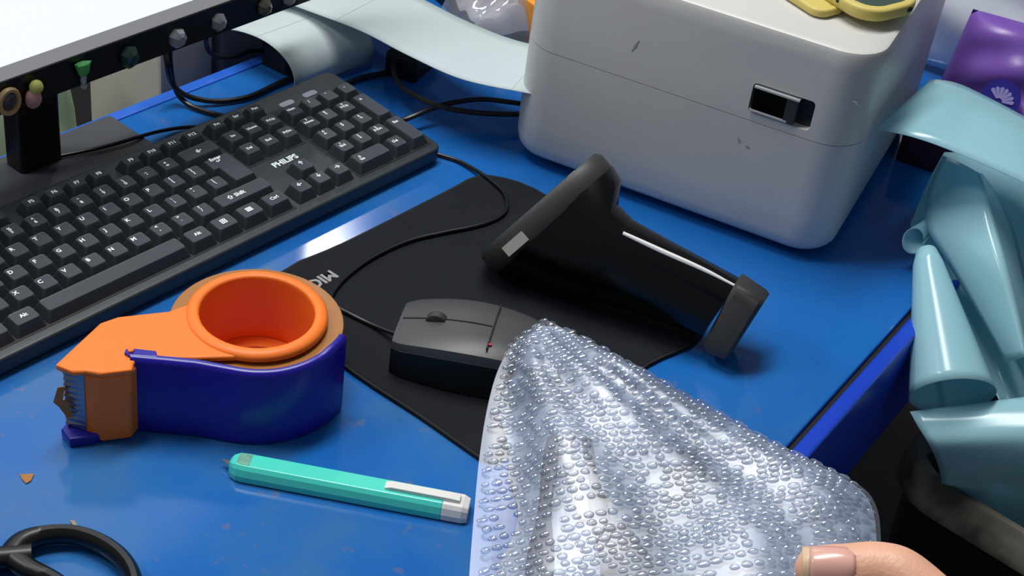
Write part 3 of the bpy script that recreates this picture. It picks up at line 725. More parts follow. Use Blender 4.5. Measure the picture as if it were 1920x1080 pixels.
# hub wall inside the roll, with a raised rolled rim on top and an inner lip at the bottom
v, f = lathe_vf([(0.0362, 0.006), (0.0362, TOP - 0.002), (0.0360, TOP + 0.0008), (0.0366, TOP + 0.0018), (0.0380, TOP + 0.0024), (0.0405, TOP + 0.0022), (0.0430, TOP + 0.0012), (0.0443, TOP - 0.0004), (0.0443, TOP - 0.003), (0.0376, TOP - 0.004), (0.0376, 0.006), (0.0362, 0.006)], RC, 64)
mesh('hub', v, f, M['orange'], disp, smooth=True)
v, f = lathe_vf([(0.0260, 0.004), (0.0255, 0.006), (0.0262, 0.0085), (0.0355, 0.009), (0.0365, 0.004), (0.0260, 0.004)], RC, 48); mesh('hub_floor_ring', v, f, M['orange'], disp, smooth=True)
# nose block with chamfered front
nose = [(0.0285, -0.1785), (0.062, -0.167), (0.074, -0.176), (0.0665, -0.2045), (0.0535, -0.2105), (0.0390, -0.2020), (0.0345, -0.1940)]
v, f = prism(nose, 0.0015, TOP - TH + 0.0005, 0.002, 0, 3); mesh('nose_block', v, f, M['orange'], disp, bevel=0.0015, smooth=True)
base = [(0.024, -0.181), (0.066, -0.164), (0.10, -0.178), (0.13, -0.205), (0.12, -0.246), (0.09, -0.2285), (0.0665, -0.2030), (0.050, -0.2040), (0.0335, -0.1985), (0.022, -0.192)]
v, f = prism(base, 0.0004, 0.0075, 0.0008, 0.0012, 2); mesh('base_plate', v, f, M['bluep'], disp, smooth=True)
# indigo guard curved round the roll
gp = [(0.0605, -0.2025), (0.072, -0.2155), (0.086, -0.2315)] + arc(RC, 0.0582, -148, -66, 16)
def guard(pts, z0, z1, th):
    rings = []
    n = len(pts)
    for i, (x, y) in enumerate(pts):
        a_ = Vector(pts[max(0, i - 1)]); b2 = Vector(pts[min(n - 1, i + 1)]); t = (b2 - a_).normalized(); nr = Vector((t.y, -t.x))
        zt = z1(i / (n - 1)); rings.append([(x + nr.x * th, y + nr.y * th, z0), (x + nr.x * th, y + nr.y * th, zt - 0.003), (x + nr.x * th * 0.5, y + nr.y * th * 0.5, zt - 0.0008), (x, y, zt), (x - nr.x * 0.0028, y - nr.y * 0.0028, zt), (x - nr.x * 0.0028, y - nr.y * 0.0028, zt - 0.0018), (x, y, zt - 0.0022), (x, y, z0)])
    return loft(rings)
v, f = guard(gp, 0.001, lambda t: 0.0585 - 0.0012 * math.sin(PI * min(1, t * 1.15)) ** 2 + (0.001 if t > 0.8 else 0), 0.0022)
gd = mesh('guard', v, f, M['bluep'], disp, smooth=True)
ear = [(0.0605, -0.2015), (0.060, -0.1975), (0.0625, -0.1955), (0.066, -0.1975), (0.075, -0.2085), (0.072, -0.2135)]
v, f = prism(ear, TOP, TOP + 0.0022, 0, 0.0006, 2); mesh('hinge_ear', v, f, M['bluep'], gd)
v, f = lathe_vf([(0.0002, 0.0), (0.0018, 0.0), (0.0018, 0.0014), (0.0012, 0.002), (0.0002, 0.0022)], (0.0635, -0.1992, TOP + 0.0018), 16); mesh('hinge_pin', v, f, M['orange'], gd, smooth=True)
# saw-tooth cutter plate on the nose
cz = [0.008 + i * 0.0022 for i in range(21)]; vs = []; fs = []
cp0 = Vector((0.0268, -0.1815, 0)); cp1 = Vector((0.0335, -0.1930, 0)); outn = Vector((-0.9, -0.43, 0)) * 1.0
for i, z in enumerate(cz):
    tip = cp0 + Vector((0.0002 if i % 2 else 0.0016, 0.0004, 0)); vs += [(tip.x, tip.y, z), (cp1.x, cp1.y, z), (cp1.x + 0.0006, cp1.y + 0.0006, z), (tip.x + 0.0008, tip.y, z)]
for i in range(len(cz) - 1):
    o_ = i * 4
    for j in range(4): fs.append((o_ + j, o_ + (j + 1) % 4, o_ + 4 + (j + 1) % 4, o_ + 4 + j))
mesh('cutter_blade', vs, fs, M['steel'], disp)
# torn tape on the cutter
vs = [(0.0235, -0.1805, 0.040), (0.0265, -0.1835, 0.041), (0.0245, -0.1835, 0.031), (0.0205, -0.1795, 0.0295), (0.0225, -0.182, 0.0265), (0.025, -0.186, 0.019), (0.0285, -0.188, 0.0185), (0.0268, -0.186, 0.031)]
mesh('torn_tape', vs + [(x + 0.0005, y + 0.0005, z) for x, y, z in vs], [(0, 3, 2, 1), (3, 4, 7, 2), (4, 5, 6, 7), (8, 9, 10, 11), (11, 10, 15, 12), (12, 15, 14, 13), (0, 1, 9, 8), (5, 6, 14, 13), (3, 0, 8, 11), (4, 3, 11, 12), (5, 4, 12, 13)], M['tape'], disp)
roll = thing('tape_roll', 'roll of brown packing tape inside the orange dispenser', 'tape', tuple(RC))
v, f = lathe_vf(ring_prof(0.0408, 0.0545, 0.0045, 0.0510, 0.0004), RC, 72); mesh('tape_winding', v, f, M['tape'], roll, smooth=True)
v, f = lathe_vf(ring_prof(0.0379, 0.0407, 0.0045, 0.0510, 0.0003), RC, 72); mesh('core', v, f, M['card'], roll, smooth=True)

# ------------------------------------------------------------------ utility knife
K0 = P(428, 868, 0.006); K1 = P(880, 953, 0.006); K0.z = K1.z = 0
kx = (K1 - K0).normalized(); kyv = Vector((-kx.y, kx.x, 0)); KL = (K1 - K0).length
knife = thing('utility_knife', 'mint green snap-off utility knife with white slider end', 'knife', tuple(K0))
def kp(s, t, z): q = K0 + kx * s + kyv * t; return (q.x, q.y, z)
def kring(s, hw_, h, n=3):
    prof = [(-hw_, 0.0008), (-hw_, h * 0.45), (-hw_ * 0.82, h * 0.80), (-hw_ * 0.60, h), (hw_ * 0.60, h), (hw_ * 0.82, h * 0.80), (hw_, h * 0.45), (hw_, 0.0008)]
    return [kp(s, t, z) for t, z in prof]
HW, KH = 0.0092, 0.0115
rings = [kring(0.0012, HW * 0.35, KH * 0.75), kring(0.003, HW * 0.7, KH * 0.9), kring(0.0065, HW * 0.93, KH), kring(0.011, HW, KH), kring(KL - 0.016, HW, KH)]
v, f = loft(rings); mesh('handle', v, f, M['teal'], knife, bevel=0.0004)
v, f = loft([[kp(s, t, z) for t, z in ((-HW * hw_, KH + 0.0002), (HW * hw_, KH + 0.0002), (HW * hw_, KH - 0.0004), (-HW * hw_, KH - 0.0004))] for s, hw_ in ((0.006, 0.40), (0.009, 0.53), (0.014, 0.53))]); mesh('worn_tip', v, f, M['tealworn'], knife)
v, f = loft([[kp(s, t, z) for t, z in ((-0.0034, 0.0045), (0.0034, 0.0045), (0.0034, 0.0052), (-0.0034, 0.0052))] for s in (0.004, 0.03)]); v = list(v); mesh('blade', v + [kp(-0.0055, 0.0034, 0.0045), kp(-0.0055, 0.0034, 0.0052)], f + [(0, 1, 8), (3, 2, 9), (0, 8, 9, 3), (1, 2, 9, 8)], M['steel'], knife)
rings = [kring(KL - 0.016, HW * 1.0, KH * 0.99), kring(KL - 0.004, HW * 1.0, KH * 0.99), kring(KL, HW * 0.85, KH * 0.85)]
v, f = loft(rings); mesh('end_cap', v, f, M['whitep'], knife, bevel=0.0006)
vs = []
rings = [[kp(s, t, z) for t, z in ((-0.0032, KH - 0.0005), (0.0032, KH - 0.0005), (0.0030, KH + h), (-0.0030, KH + h))] for s, h in ((KL - 0.052, 0.0012), (KL - 0.048, 0.0024), (KL - 0.012, 0.0024), (KL - 0.006, 0.0020))]
v, f = loft(rings); mesh('slider_clip', v, f, M['whitep'], knife, bevel=0.0004)

# ------------------------------------------------------------------ scissors
sc = thing('scissors', 'black handled scissors on the blue desk, cut by the picture corner', 'scissors', (-0.05, -0.26, 0))
path = [(20, 1040), (45, 1015), (90, 1003), (140, 1003), (190, 1020), (228, 1048), (250, 1085), (250, 1130), (215, 1150), (160, 1130), (100, 1090), (50, 1065)]
pp = [P(x, y, 0.008) for x, y in path]; pp = smoothpts([tuple(p) for p in pp + pp[:1]], 5)[:-1]
rings = []
n = len(pp)
for i, p in enumerate(pp):
    t = (pp[(i + 1) % n] - pp[i - 1]).normalized(); s_ = t.cross(Vector((0, 0, 1))).normalized()
    wdt = 0.0050 + 0.0022 * math.exp(-((i if i < n / 2 else i - n) / 7.0) ** 2)
    rings.append([tuple(p + s_ * (wdt * math.cos(a)) + Vector((0, 0, 0.0065 * math.sin(a)))) for a in [2 * PI * k / 10 for k in range(10)]])
v, f = loft(rings + rings[:1], True, False); mesh('finger_loop', v, f, M['black'], sc, smooth=True)
path2 = [(20, 1110), (60, 1130), (100, 1170), (120, 1220), (95, 1260), (40, 1250), (-10, 1200), (-20, 1150)]
pp = smoothpts([tuple(P(x, y, 0.008)) for x, y in path2 + path2[:1]], 5)[:-1]; n = len(pp); rings = []
for i, p in enumerate(pp):
    t = (pp[(i + 1) % n] - pp[i - 1]).normalized(); s_ = t.cross(Vector((0, 0, 1))).normalized()
    rings.append([tuple(p + s_ * (0.0052 * math.cos(a)) + Vector((0, 0, 0.0065 * math.sin(a)))) for a in [2 * PI * k / 10 for k in range(10)]])
v, f = loft(rings + rings[:1], True, False); mesh('finger_loop', v, f, M['black'], sc, smooth=True)
s0, s1 = P(60, 1042, 0.008), P(-70, 1052, 0.008)
v, f = tube_vf([s0, s0.lerp(s1, 0.5), s1], lambda t: 0.0072 - 0.0012 * t, 10, 4); mesh('shank', v, f, M['black'], sc, smooth=True)
s0, s1 = P(0, 1125, 0.008), P(-70, 1065, 0.007)
v, f = tube_vf([s0, s0.lerp(s1, 0.5), s1], 0.006, 10, 4); mesh('shank', v, f, M['black'], sc, smooth=True)
for (a_, b2, z) in (((-60, 1055), (-330, 1060), 0.007), ((-60, 1060), (-330, 1075), 0.0055)):
    p0, p1 = P(*a_, z), P(*b2, z); t = (p1 - p0).normalized(); s_ = t.cross(Vector((0, 0, 1)))
    vs = [p0 + s_ * 0.007, p0 - s_ * 0.007, p1 - s_ * 0.001, p1 + s_ * 0.001]
    mesh('blade', [tuple(x) for x in vs] + [tuple(x + Vector((0, 0, 0.0014))) for x in vs], [(0, 1, 2, 3), (7, 6, 5, 4), (0, 1, 5, 4), (1, 2, 6, 5), (2, 3, 7, 6), (3, 0, 4, 7)], M['steel'], sc)
pv = P(-75, 1058, 0.006); v, f = lathe_vf([(0.0002, 0), (0.004, 0), (0.004, 0.003), (0.003, 0.004), (0.0002, 0.0042)], pv, 16); mesh('pivot_screw', v, f, M['steel'], sc, smooth=True)

# scraps of tape on the desk
def scrap(label, pts, m):
    vs = [P(x, y, 0.0004) for x, y in pts]; vs2 = [p + Vector((0, 0, 0.0004)) for p in vs]; n = len(vs)
    o = mesh('tape_scrap', [tuple(p) for p in vs + vs2], [tuple(range(n)), tuple(range(n, 2 * n))] + [(i, (i + 1) % n, n + (i + 1) % n, n + i) for i in range(n)], m); return tag(o, label, 'tape scrap', 'tape scraps on the desk')
scrap('small yellow brown triangle of tape on the desk', [(37, 890), (64, 889), (58, 902), (49, 907), (41, 899)], M['tape'])
scrap('tiny pale sliver of tape above the scissors loop', [(131, 977), (139, 976), (148, 990), (141, 991)], mat('pale_scrap', (150, 140, 105), 0.6))

# ------------------------------------------------------------------ teal liner strips at the printer's right end
def teal(name, label, vf, solid=0.0005):
    o = mesh(name, vf[0], vf[1], M['film'], None, smooth=True, solid=solid); tag(o, label, 'liner paper', 'teal label liner strips'); return o
e1 = [P(1640, 243, 0.1045), P(1662, 246, 0.106), P(1715, 258, 0.110), P(1790, 285, 0.110), P(1920, 343, 0.104), P(1985, 385, 0.092), P(2020, 450, 0.05), P(2030, 560, -0.03)]
e2 = [P(1745, 150, 0.1045), P(1762, 150, 0.106), P(1800, 158, 0.110), P(1855, 184, 0.110), P(1925, 221, 0.104), P(2010, 270, 0.092), P(2080, 340, 0.05), P(2100, 470, -0.03)]
teal('liner_strip', 'glossy teal liner strip coming straight out of the printer end', sheet_vf(e1, e2, 6, 10, lambda s, t: (0, 0, 0.006 * math.sin(PI * t) * min(1, s * 3))))
# back curtain of liner hanging beside the desk edge
DB = 1.235
ea = [D(1772, 285, 1.30), D(1745, 335, 1.28), D(1718, 400, 1.26), D(1712, 430, 1.25), D(1745, 480, 1.24), D(1800, 580, 1.22), D(1850, 690, 1.20), D(1885, 760, 1.18)]
eb = [D(1985, 285, 1.32), D(1985, 340, 1.30), D(1980, 400, 1.28), D(1980, 430, 1.27), D(1980, 480, 1.26), D(1980, 580, 1.24), D(1985, 690, 1.22), D(1990, 760, 1.20)]
teal('liner_sheet', 'wide teal liner sheet hanging behind the pointed fold', sheet_vf(ea, eb, 5, 16, lambda s, t: tuple(RZ * (0.012 * math.sin(PI * t * 2.2 + 0.6) * (0.4 + s)))))
# pointed fold with a bright crease
ea = [D(1768, 292, 1.275), D(1738, 365, 1.25), D(1738, 425, 1.235), D(1772, 484, 1.22), D(1830, 582, 1.20), D(1886, 679, 1.18)]
eb = [D(1836, 325, 1.235), D(1848, 370, 1.205), D(1862, 430, 1.19), D(1881, 500, 1.175), D(1902, 582, 1.165), D(1922, 668, 1.155)]
teal('liner_fold', 'pointed teal liner fold with a bright crease', sheet_vf(ea, eb, 6, 8, lambda s, t: tuple(RZ * (-0.004 * math.sin(PI * t)))))
ea = [D(1836, 325, 1.2352), D(1848, 370, 1.2052), D(1862, 430, 1.1902), D(1881, 500, 1.1752), D(1902, 582, 1.1652), D(1922, 668, 1.1552)]
eb = [D(1842, 326, 1.245), D(1872, 370, 1.24), D(1900, 430, 1.235), D(1918, 500, 1.225), D(1936, 582, 1.215), D(1950, 668, 1.205)]
teal('liner_fold', 'narrow teal liner face right of the bright crease', sheet_vf(ea, eb, 6, 5))
# cone shaped fold with an open mouth
rings = []
for i in range(15):
    t = i / 14; cx = 1737 + (1786 - 1737) * t; cy = 478 + (742 - 478) * t; rx = 24 + (80 - 24) * t; ry = 14 + (36 - 14) * t; dist = 1.212 - 0.034 * t
    if i == 0: rx *= 0.8; cy -= 4
    c = D(cx, cy, dist); k = dist / FPX
    rings.append([tuple(c + RX * (rx * k * math.cos(a)) + RY * (ry * k * math.sin(a)) + RZ * (rx * k * 0.9 * math.sin(a))) for a in [2 * PI * j / 36 + PI * 0.5 for j in range(37)]])
v, f = loft(rings, False, False); teal('liner_cone', 'cone-shaped teal liner fold with open mouth beside the desk corner', (v, f))
# little curled corner
rings = []
for i in range(9):
    t = i / 8; c = D(1712 + 34 * t, 452 - 30 * t, 1.235 + 0.01 * t); k = 1.235 / FPX; r = 24 - 8 * t
    rings.append([tuple(c + RX * (r * 0.85 * k * math.cos(a)) + RY * (r * k * math.sin(a)) + RZ * (0.3 * r * k * math.sin(a))) for a in [2 * PI * j / 24 for j in range(25)]])
v, f = loft(rings, False, False); teal('liner_curl', 'small curled corner of teal liner near the printer', (v, f))
# sheet spilling from the cone mouth into the bin
ea = [D(1706, 772, 1.180), D(1722, 800, 1.172), D(1745, 838, 1.170), D(1760, 880, 1.194), D(1766, 930, 1.224), D(1775, 990, 1.245), D(1790, 1060, 1.27)]
eb = [D(1995, 735, 1.165), D(1995, 770, 1.15), D(1995, 815, 1.143), D(1995, 870, 1.155), D(1995, 930, 1.19), D(2000, 1000, 1.225), D(2000, 1090, 1.23)]
teal('liner_spill', 'teal liner sheet spilling over into the black bin', sheet_vf(ea, eb, 6, 16, lambda s, t: tuple(RZ * (0.006 * math.sin(PI * s * 2.4 + t * 1.5) * s))))

# ------------------------------------------------------------------ black bin
bn = thing('waste_bin', 'black plastic waste bin with a worn dirty rim below the desk corner', 'bin', (0.67, -0.65, FZ))
bc = (0.675, -0.655)
def bring(k, z, ins=0.0): return [(x, y, z) for x, y in offs(ccw(rrect(0.30 * k, 0.31 * k, 0.05, 8, *bc)), ins)]
RZB = -0.10
rings = [bring(0.78, FZ + 0.002), bring(0.80, FZ + 0.02), bring(0.95, RZB - 0.06), bring(0.955, RZB - 0.035), bring(0.955, RZB - 0.03), bring(0.955, RZB - 0.03, 0.012), bring(0.93, RZB - 0.06, 0.012), bring(0.78, FZ + 0.03, 0.006)]
v, f = loft(rings); mesh('bucket', v, f, M['bin'], bn, smooth=True)
rings = [bring(0.955, RZB - 0.034), bring(1.0, RZB - 0.030), bring(1.0, RZB - 0.022), bring(0.985, RZB - 0.018), bring(0.975, RZB - 0.004), bring(0.965, RZB), bring(0.955, RZB, 0.004), bring(0.955, RZB - 0.034, 0.006)]
v, f = loft(rings, True, False); mesh('rim', v, f, M['binworn'], bn, smooth=True)

# ------------------------------------------------------------------ yellow gadget on the printer
yc = P(1626, -22, 0.196)
yg = thing('yellow_gadget', 'yellow rubber-cased gadget with strap lying on the printer lid', 'gadget', (yc.x, yc.y, 0.1803))
rot = math.radians(-14)
def yl(x, y, z): return (yc.x + x * math.cos(rot) - y * math.sin(rot), yc.y + x * math.sin(rot) + y * math.cos(rot), 0.1803 + z)
def ypr(w_, h_, r_, z0, z1, r0, r1, cx=0, cy=0): 
    v, f = prism(rrect(w_, h_, r_, 8, cx, cy), z0, z1, r0, r1, 4); return [yl(*p) for p in v], f
v, f = ypr(0.062, 0.066, 0.022, 0.006, 0.0165, 0.004, 0.0025); case = mesh('case', v, f, M['yellow'], yg, smooth=True)
v, f = ypr(0.050, 0.054, 0.017, 0.0160, 0.0168, 0, 0.0003); mesh('screen', v, f, mat('gadget_screen', (70, 84, 78), 0.15), yg)
v, f = ypr(0.030, 0.030, 0.008, 0.0, 0.0065, 0.001, 0.001); mesh('back_cover', v, f, M['yellow'], yg, smooth=True)
v, f = ypr(0.030, 0.05, 0.010, 0.001, 0.007, 0.001, 0.002, -0.033, 0.022); mesh('strap', v, f, M['yellow'], yg, smooth=True)
for (x, y, r_) in ((-0.0312, 0.004, 0.0013), (-0.0312, -0.002, 0.0013)):
    v, f = ell((0, 0, 0), r_, r_, r_, 8, 6); mesh('pin_hole', [yl(a + x, b + y, c + 0.0125) for a, b, c in v], f, M['black'], yg)
v, f = ell((0, 0, 0), 0.0032, 0.0012, 0.0022, 10, 6); mesh('side_port', [yl(a + 0.012, b - 0.0326, c + 0.012) for a, b, c in v], f, M['black'], yg)
v, f = ell((0, 0, 0), 0.0022, 0.005, 0.003, 10, 6); mesh('side_button', [yl(a + 0.0312, b - 0.012, c + 0.012) for a, b, c in v], f, M['darkgrey'], yg)

# ------------------------------------------------------------------ bags and goods behind
def pillow(fn, nu=24, nv=24): return grid_vf(fn, nu, nv)
bx, by = P(1880, 150, 0.05), None
pb = thing('purple_bag', 'purple plastic bag with a round navy shell badge behind the printer', 'bag', (0.85, -0.38, 0.0))
n_ = (CAM - Vector((0.93, -0.345, 0.05))); n_.z *= 0.9; n_.normalize(); rt = Vector((0, 0, 1)).cross(n_).normalized(); uu = n_.cross(rt).normalized()
cbag = D(1900, 165, 1.40)
def bagpt(u, v, side):
    x = (u - 0.5) * 0.118; y = (v - 0.5) * 0.11
    e = max(0.0, (1 - (2 * u - 1) ** 4)) * max(0.0, (1 - (2 * v - 1) ** 4))
    x -= 0.012 * (v - 0.5) * -1
    wr = 0.004 * math.sin(9 * u + 5 * v) + 0.003 * math.sin(17 * v - 6 * u)
    return cbag + rt * x + uu * y + n_ * (side * 0.024 * e ** 0.6 + wr * e)
v1 = grid_vf(lambda a, b: bagpt(a, b, 1), 24, 24); v2 = grid_vf(lambda a, b: bagpt(a, b, -1), 24, 24)
v, f = join(v1, v2); mesh('bag_body', v, f, M['purple'], pb, smooth=True)
lp = D(1876, 185, 1.371)
lrt = (rt * 0.94 + uu * -0.34).normalized(); lup = n_.cross(lrt).normalized()
def disc(c, r, th, n=32, sq=1.0): return loft([[tuple(c + lrt * (r * math.cos(2 * PI * j / n)) + lup * (r * sq * math.sin(2 * PI * j / n)) + n_ * t) for j in range(n)] for t in (0, th)])
lg = mesh('round_badge', *disc(lp, 0.0165, 0.0008), M['logo'], pb)
for i in range(7):
    a = math.radians(30 + 20 * i); d_ = lrt * math.cos(a) + lup * math.sin(a); s_ = n_.cross(d_)
    base_ = lp + n_ * 0.0009 - lup * 0.003
    vs = [base_ + d_ * 0.003 - s_ * 0.0006, base_ + d_ * 0.0115 - s_ * 0.0017, base_ + d_ * 0.0130, base_ + d_ * 0.0115 + s_ * 0.0017, base_ + d_ * 0.003 + s_ * 0.0006]
    vs = [tuple(p) for p in vs] + [tuple(p + n_ * 0.0005) for p in vs]
    mesh('shell_rib', vs, [(0, 1, 2, 3, 4), (9, 8, 7, 6, 5)] + [(k, (k + 1) % 5, 5 + (k + 1) % 5, 5 + k) for k in range(5)], M['logow'], lg)
for i in range(3):
    p0 = lp + n_ * 0.0009 - lup * (0.006 + 0.003 * i); hw_ = 0.010 - 0.002 * i
    vs = [p0 - lrt * hw_, p0 + lrt * hw_, p0 + lrt * hw_ + lup * 0.0012, p0 - lrt * hw_ + lup * 0.0012]; vs = [tuple(p) for p in vs] + [tuple(p + n_ * 0.0005) for p in vs]
    mesh('badge_line', vs, [(0, 1, 2, 3), (7, 6, 5, 4), (0, 1, 5, 4), (1, 2, 6, 5), (2, 3, 7, 6), (3, 0, 4, 7)], M['logow'], lg)
# lavender clear bag above it
cl = D(1885, 18, 1.48)
def lav(u, v): 
    x = (u - 0.62) * 0.24; y = (v - 0.55) * 0.12; e = max(0, 1 - (2 * u - 1) ** 4) * max(0, 1 - (2 * v - 1) ** 4)
    return cl + rt * x + uu * y + n_ * (0.02 * e + 0.007 * math.sin(14 * u + 3 * v) + 0.005 * math.sin(11 * v + 7 * u))
v, f = grid_vf(lav, 24, 16); o = mesh('plastic_bag', v, f, M['lavbag'], None, smooth=True, solid=0.0008); tag(o, 'crumpled pale lavender plastic bag above the purple bag', 'bag')
block('carton', 'dark maroon box standing behind the printer under the liner strip', 'box', tuple(P(1745, 288, 0)), 0.06, 0.05, 0.04, 0.3, M['maroon'])
# clear bag with pale goods
cbg = P(945, 30, 0.02)
gb = thing('clear_bag', 'clear plastic bag of pale goods behind the label strip', 'bag', (cbg.x, cbg.y, 0))
def gbp(u, v):
    x = (u - 0.5) * 0.10; y = (v - 0.5) * 0.09; e = max(0, 1 - (2 * u - 1) ** 4) * max(0, 1 - (2 * v - 1) ** 4)
    return Vector((cbg.x + 0.012 + x * 0.8 + y * 0.4, cbg.y + 0.005 - x * 0.55 + y * 0.8, 0.002 + e ** 0.5 * (0.040 + 0.006 * math.sin(15 * u + 6 * v) + 0.005 * math.sin(19 * v - 4 * u))))
v, f = grid_vf(gbp, 26, 26); mesh('wrapper', v, f, M['bag'], gb, smooth=True)
def gin(u, v): p = gbp(0.06 + u * 0.86, 0.04 + v * 0.86); p.z *= 0.80; return p
v, f = grid_vf(gin, 18, 18); mesh('pale_contents', v, f, M['pinkwhite'], gb, smooth=True)
block('orange_box', 'slim orange box edge beside the clear bag at the printer', 'box', tuple(P(1004, 92, 0)), 0.016, 0.05, 0.045, -0.25, M['orangebox'], 0.001)
block('dark_box', 'black box behind the label strip left of the clear bag', 'box', (0.652, 0.068, 0), 0.042, 0.05, 0.05, -0.25, M['matte'], 0.002)

# goods on the floor side behind the desk, seen under the monitor
def crate(name, label, cat, x0, x1, y0, y1, z0, z1, m, rz=0):
    v, f = box_vf((x0 - x1) / 2, (x1 - x0) / 2, (y0 - y1) / 2, (y1 - y0) / 2, 0, z1 - z0); o = mesh(name, v, f, m, None, bevel=0.003); o.location = ((x0 + x1) / 2, (y0 + y1) / 2, z0); o.rotation_euler = (0, 0, rz); return tag(o, label, cat)
crate('carton', 'pale grey carton standing behind the desk below the monitor', 'box', 0.355, 0.412, 0.135, 0.235, FZ, 0.06, M['carton'])
crate('dark_grey_box', 'dark grey box behind the desk beside the hanging cables', 'box', 0.418, 0.465, 0.130, 0.22, FZ, 0.05, M['darkcarton'])
crate('beige_card', 'beige card box behind the desk by the folded label loop', 'box', 0.470, 0.52, 0.128, 0.21, FZ, 0.04, M['beige'])
crate('tan_box', 'narrow tan box left of the monitor post', 'box', 0.10, 0.187, 0.125, 0.2, FZ, 0.045, M['tan'])
def grn(u, v):
    a = 2 * PI * u; b = PI * (v - 0.5); k = 1 + 0.09 * math.sin(5 * a + 4 * b) + 0.06 * math.sin(9 * b + 2 * a)
    return (0.258 + 0.072 * k * math.cos(b) * math.cos(a), 0.215 + 0.075 * k * math.cos(b) * math.sin(a), -0.33 + 0.40 * math.sin(b) * (1 + 0.02 * math.sin(7 * a)))
v, f = grid_vf(grn, 36, 28); o = mesh('green_sack', v, f, M['green'], None, smooth=True); tag(o, 'pale green cloth sack behind the desk beside the monitor post', 'sack')

# ------------------------------------------------------------------ bubble-wrapped parcel held over the desk
def pd(px, py):          # distance of the parcel's face along the camera axis (a tilted plane)
    return 0.650 + (py - 600) * -0.00018
def PP(px, py, h=0.0): return D(px, py, pd(px, py) - h)
pn = -(PP(1400, 800) - PP(1200, 800)).cross(PP(1200, 1000) - PP(1200, 800)).normalized()
if pn.dot(CAM - PP(1200, 800)) < 0: pn = -pn
parcel = thing('wrapped_parcel', 'small parcel in silvery bubble wrap held by a thumb', 'parcel', tuple(PP(1250, 1000)))
Lp = [(1020, 602), (968, 640), (936, 690), (915, 760), (900, 850), (890, 950), (880, 1080), (876, 1180), (880, 1290)]
Rp = [(1022, 600), (1120, 655), (1240, 722), (1360, 782), (1480, 845), (1590, 898), (1640, 945), (1652, 1040), (1650, 1290)]
Ls = [Vector((p[0], p[1], 0)) for p in smoothpts([(a, b, 0) for a, b in Lp], 6)]; Rs = [Vector((p[0], p[1], 0)) for p in smoothpts([(a, b, 0) for a, b in Rp], 6)]
def at_uv(u, v):         # u along from the top corner (0) to the open end (1), v from left edge to right edge
    i = min(len(Ls) - 1.001, u * (len(Ls) - 1)); k = int(i); t = i - k
    a = Ls[k].lerp(Ls[k + 1], t); b = Rs[k].lerp(Rs[k + 1], t); q = a.lerp(b, v); return q.x, q.y
def lump(u, v):
    e = max(0.0, 1 - (2 * v - 1) ** 6) * min(1, u * 4)
    e2 = 1 / (1 + math.exp(-(v - 0.16) * 40))
    return e * (0.002 + 0.006 * e2 + 0.0012 * math.sin(11 * u + 7 * v) * e2 + 0.0009 * math.sin(23 * v - 9 * u))
def top_pt(u, v, h=0.0): 
    x, y = at_uv(u, v); return PP(x, y) + pn * (lump(u, v) + h)
def bot_pt(u, v):
    x, y = at_uv(u, v); e = max(0.0, 1 - (2 * v - 1) ** 6) * min(1, u * 4); return PP(x, y) - pn * (0.020 * e / (1 + math.exp(-(v - 0.16) * 40)) + 0.001 * e)
def fmat():
    m = bpy.data.materials.new('silver_pouch'); m.use_nodes = True; nt = m.node_tree; L = nt.links; b = nt.nodes['Principled BSDF']
    tc = nt.nodes.new('ShaderNodeTexCoord'); n = nt.nodes.new('ShaderNodeTexNoise'); n.inputs['Scale'].default_value = 26; n.inputs['Detail'].default_value = 3; L.new(tc.outputs['Object'], n.inputs['Vector'])
    r = nt.nodes.new('ShaderNodeValToRGB'); e = r.color_ramp.elements; e[0].position = 0.36; e[0].color = lin((96, 100, 110)); e[1].position = 0.60; e[1].color = lin((188, 195, 202))
    x = r.color_ramp.elements.new(0.45); x.color = lin((152, 162, 172)); L.new(n.outputs['Fac'], r.inputs['Fac']); L.new(r.outputs['Color'], b.inputs['Base Color'])
    b.inputs['Roughness'].default_value = 0.45; b.inputs['Metallic'].default_value = 0.0; return m
M['pouch'] = fmat()
def inner(u, v, fn): 
    k = 0.085 + 0.025 * math.sin(13 * u) + 0.012 * math.sin(31 * u); return fn(0.03 + 0.97 * u, k + (0.99 - k) * v)
v1 = grid_vf(lambda a, b: inner(a, b, lambda u, v: top_pt(u, v, -0.0008)), 40, 40); v2 = grid_vf(lambda a, b: inner(a, b, lambda u, v: bot_pt(u, v) + pn * 0.0008), 40, 20)
v, f = join(v1, v2); mesh('inner_pouch', v, f, M['pouch'], parcel, smooth=True)
# dark printed goods seen through the pouch, and a pale fold line
darkp = mat('dark_print', (92, 92, 102), 0.5, col2=(138, 144, 154), vscale=55); palep = mat('pale_fold', (232, 224, 212), 0.4)
UVG = [(i / 80, j / 80, at_uv(i / 80, j / 80)) for i in range(81) for j in range(81)]
def on_face(px, py, h):
    u, v_, _ = min(UVG, key=lambda g: (g[2][0] - px) ** 2 + (g[2][1] - py) ** 2); return PP(px, py) + pn * (lump(u, v_) + h)
def ribbon(name, c, wd, m, h):
    c = [tuple(p[:2]) for p in smoothpts([(a, b, 0) for a, b in c], 3)]; n = len(c) - 1
    vf = sheet_vf([on_face(x - wd(i / n), y, h) for i, (x, y) in enumerate(c)], [on_face(x + wd(i / n), y, h) for i, (x, y) in enumerate(c)], 2, 3)
    mesh(name, vf[0], vf[1], m, parcel, smooth=True, solid=0.0003)
ribbon('dark_print_band', [(1035, 845), (1030, 900), (1022, 960), (1015, 1030), (1010, 1100)], lambda t: (9 + 14 * t) * (1 + 0.25 * math.sin(9 * t)), darkp, -0.0003)
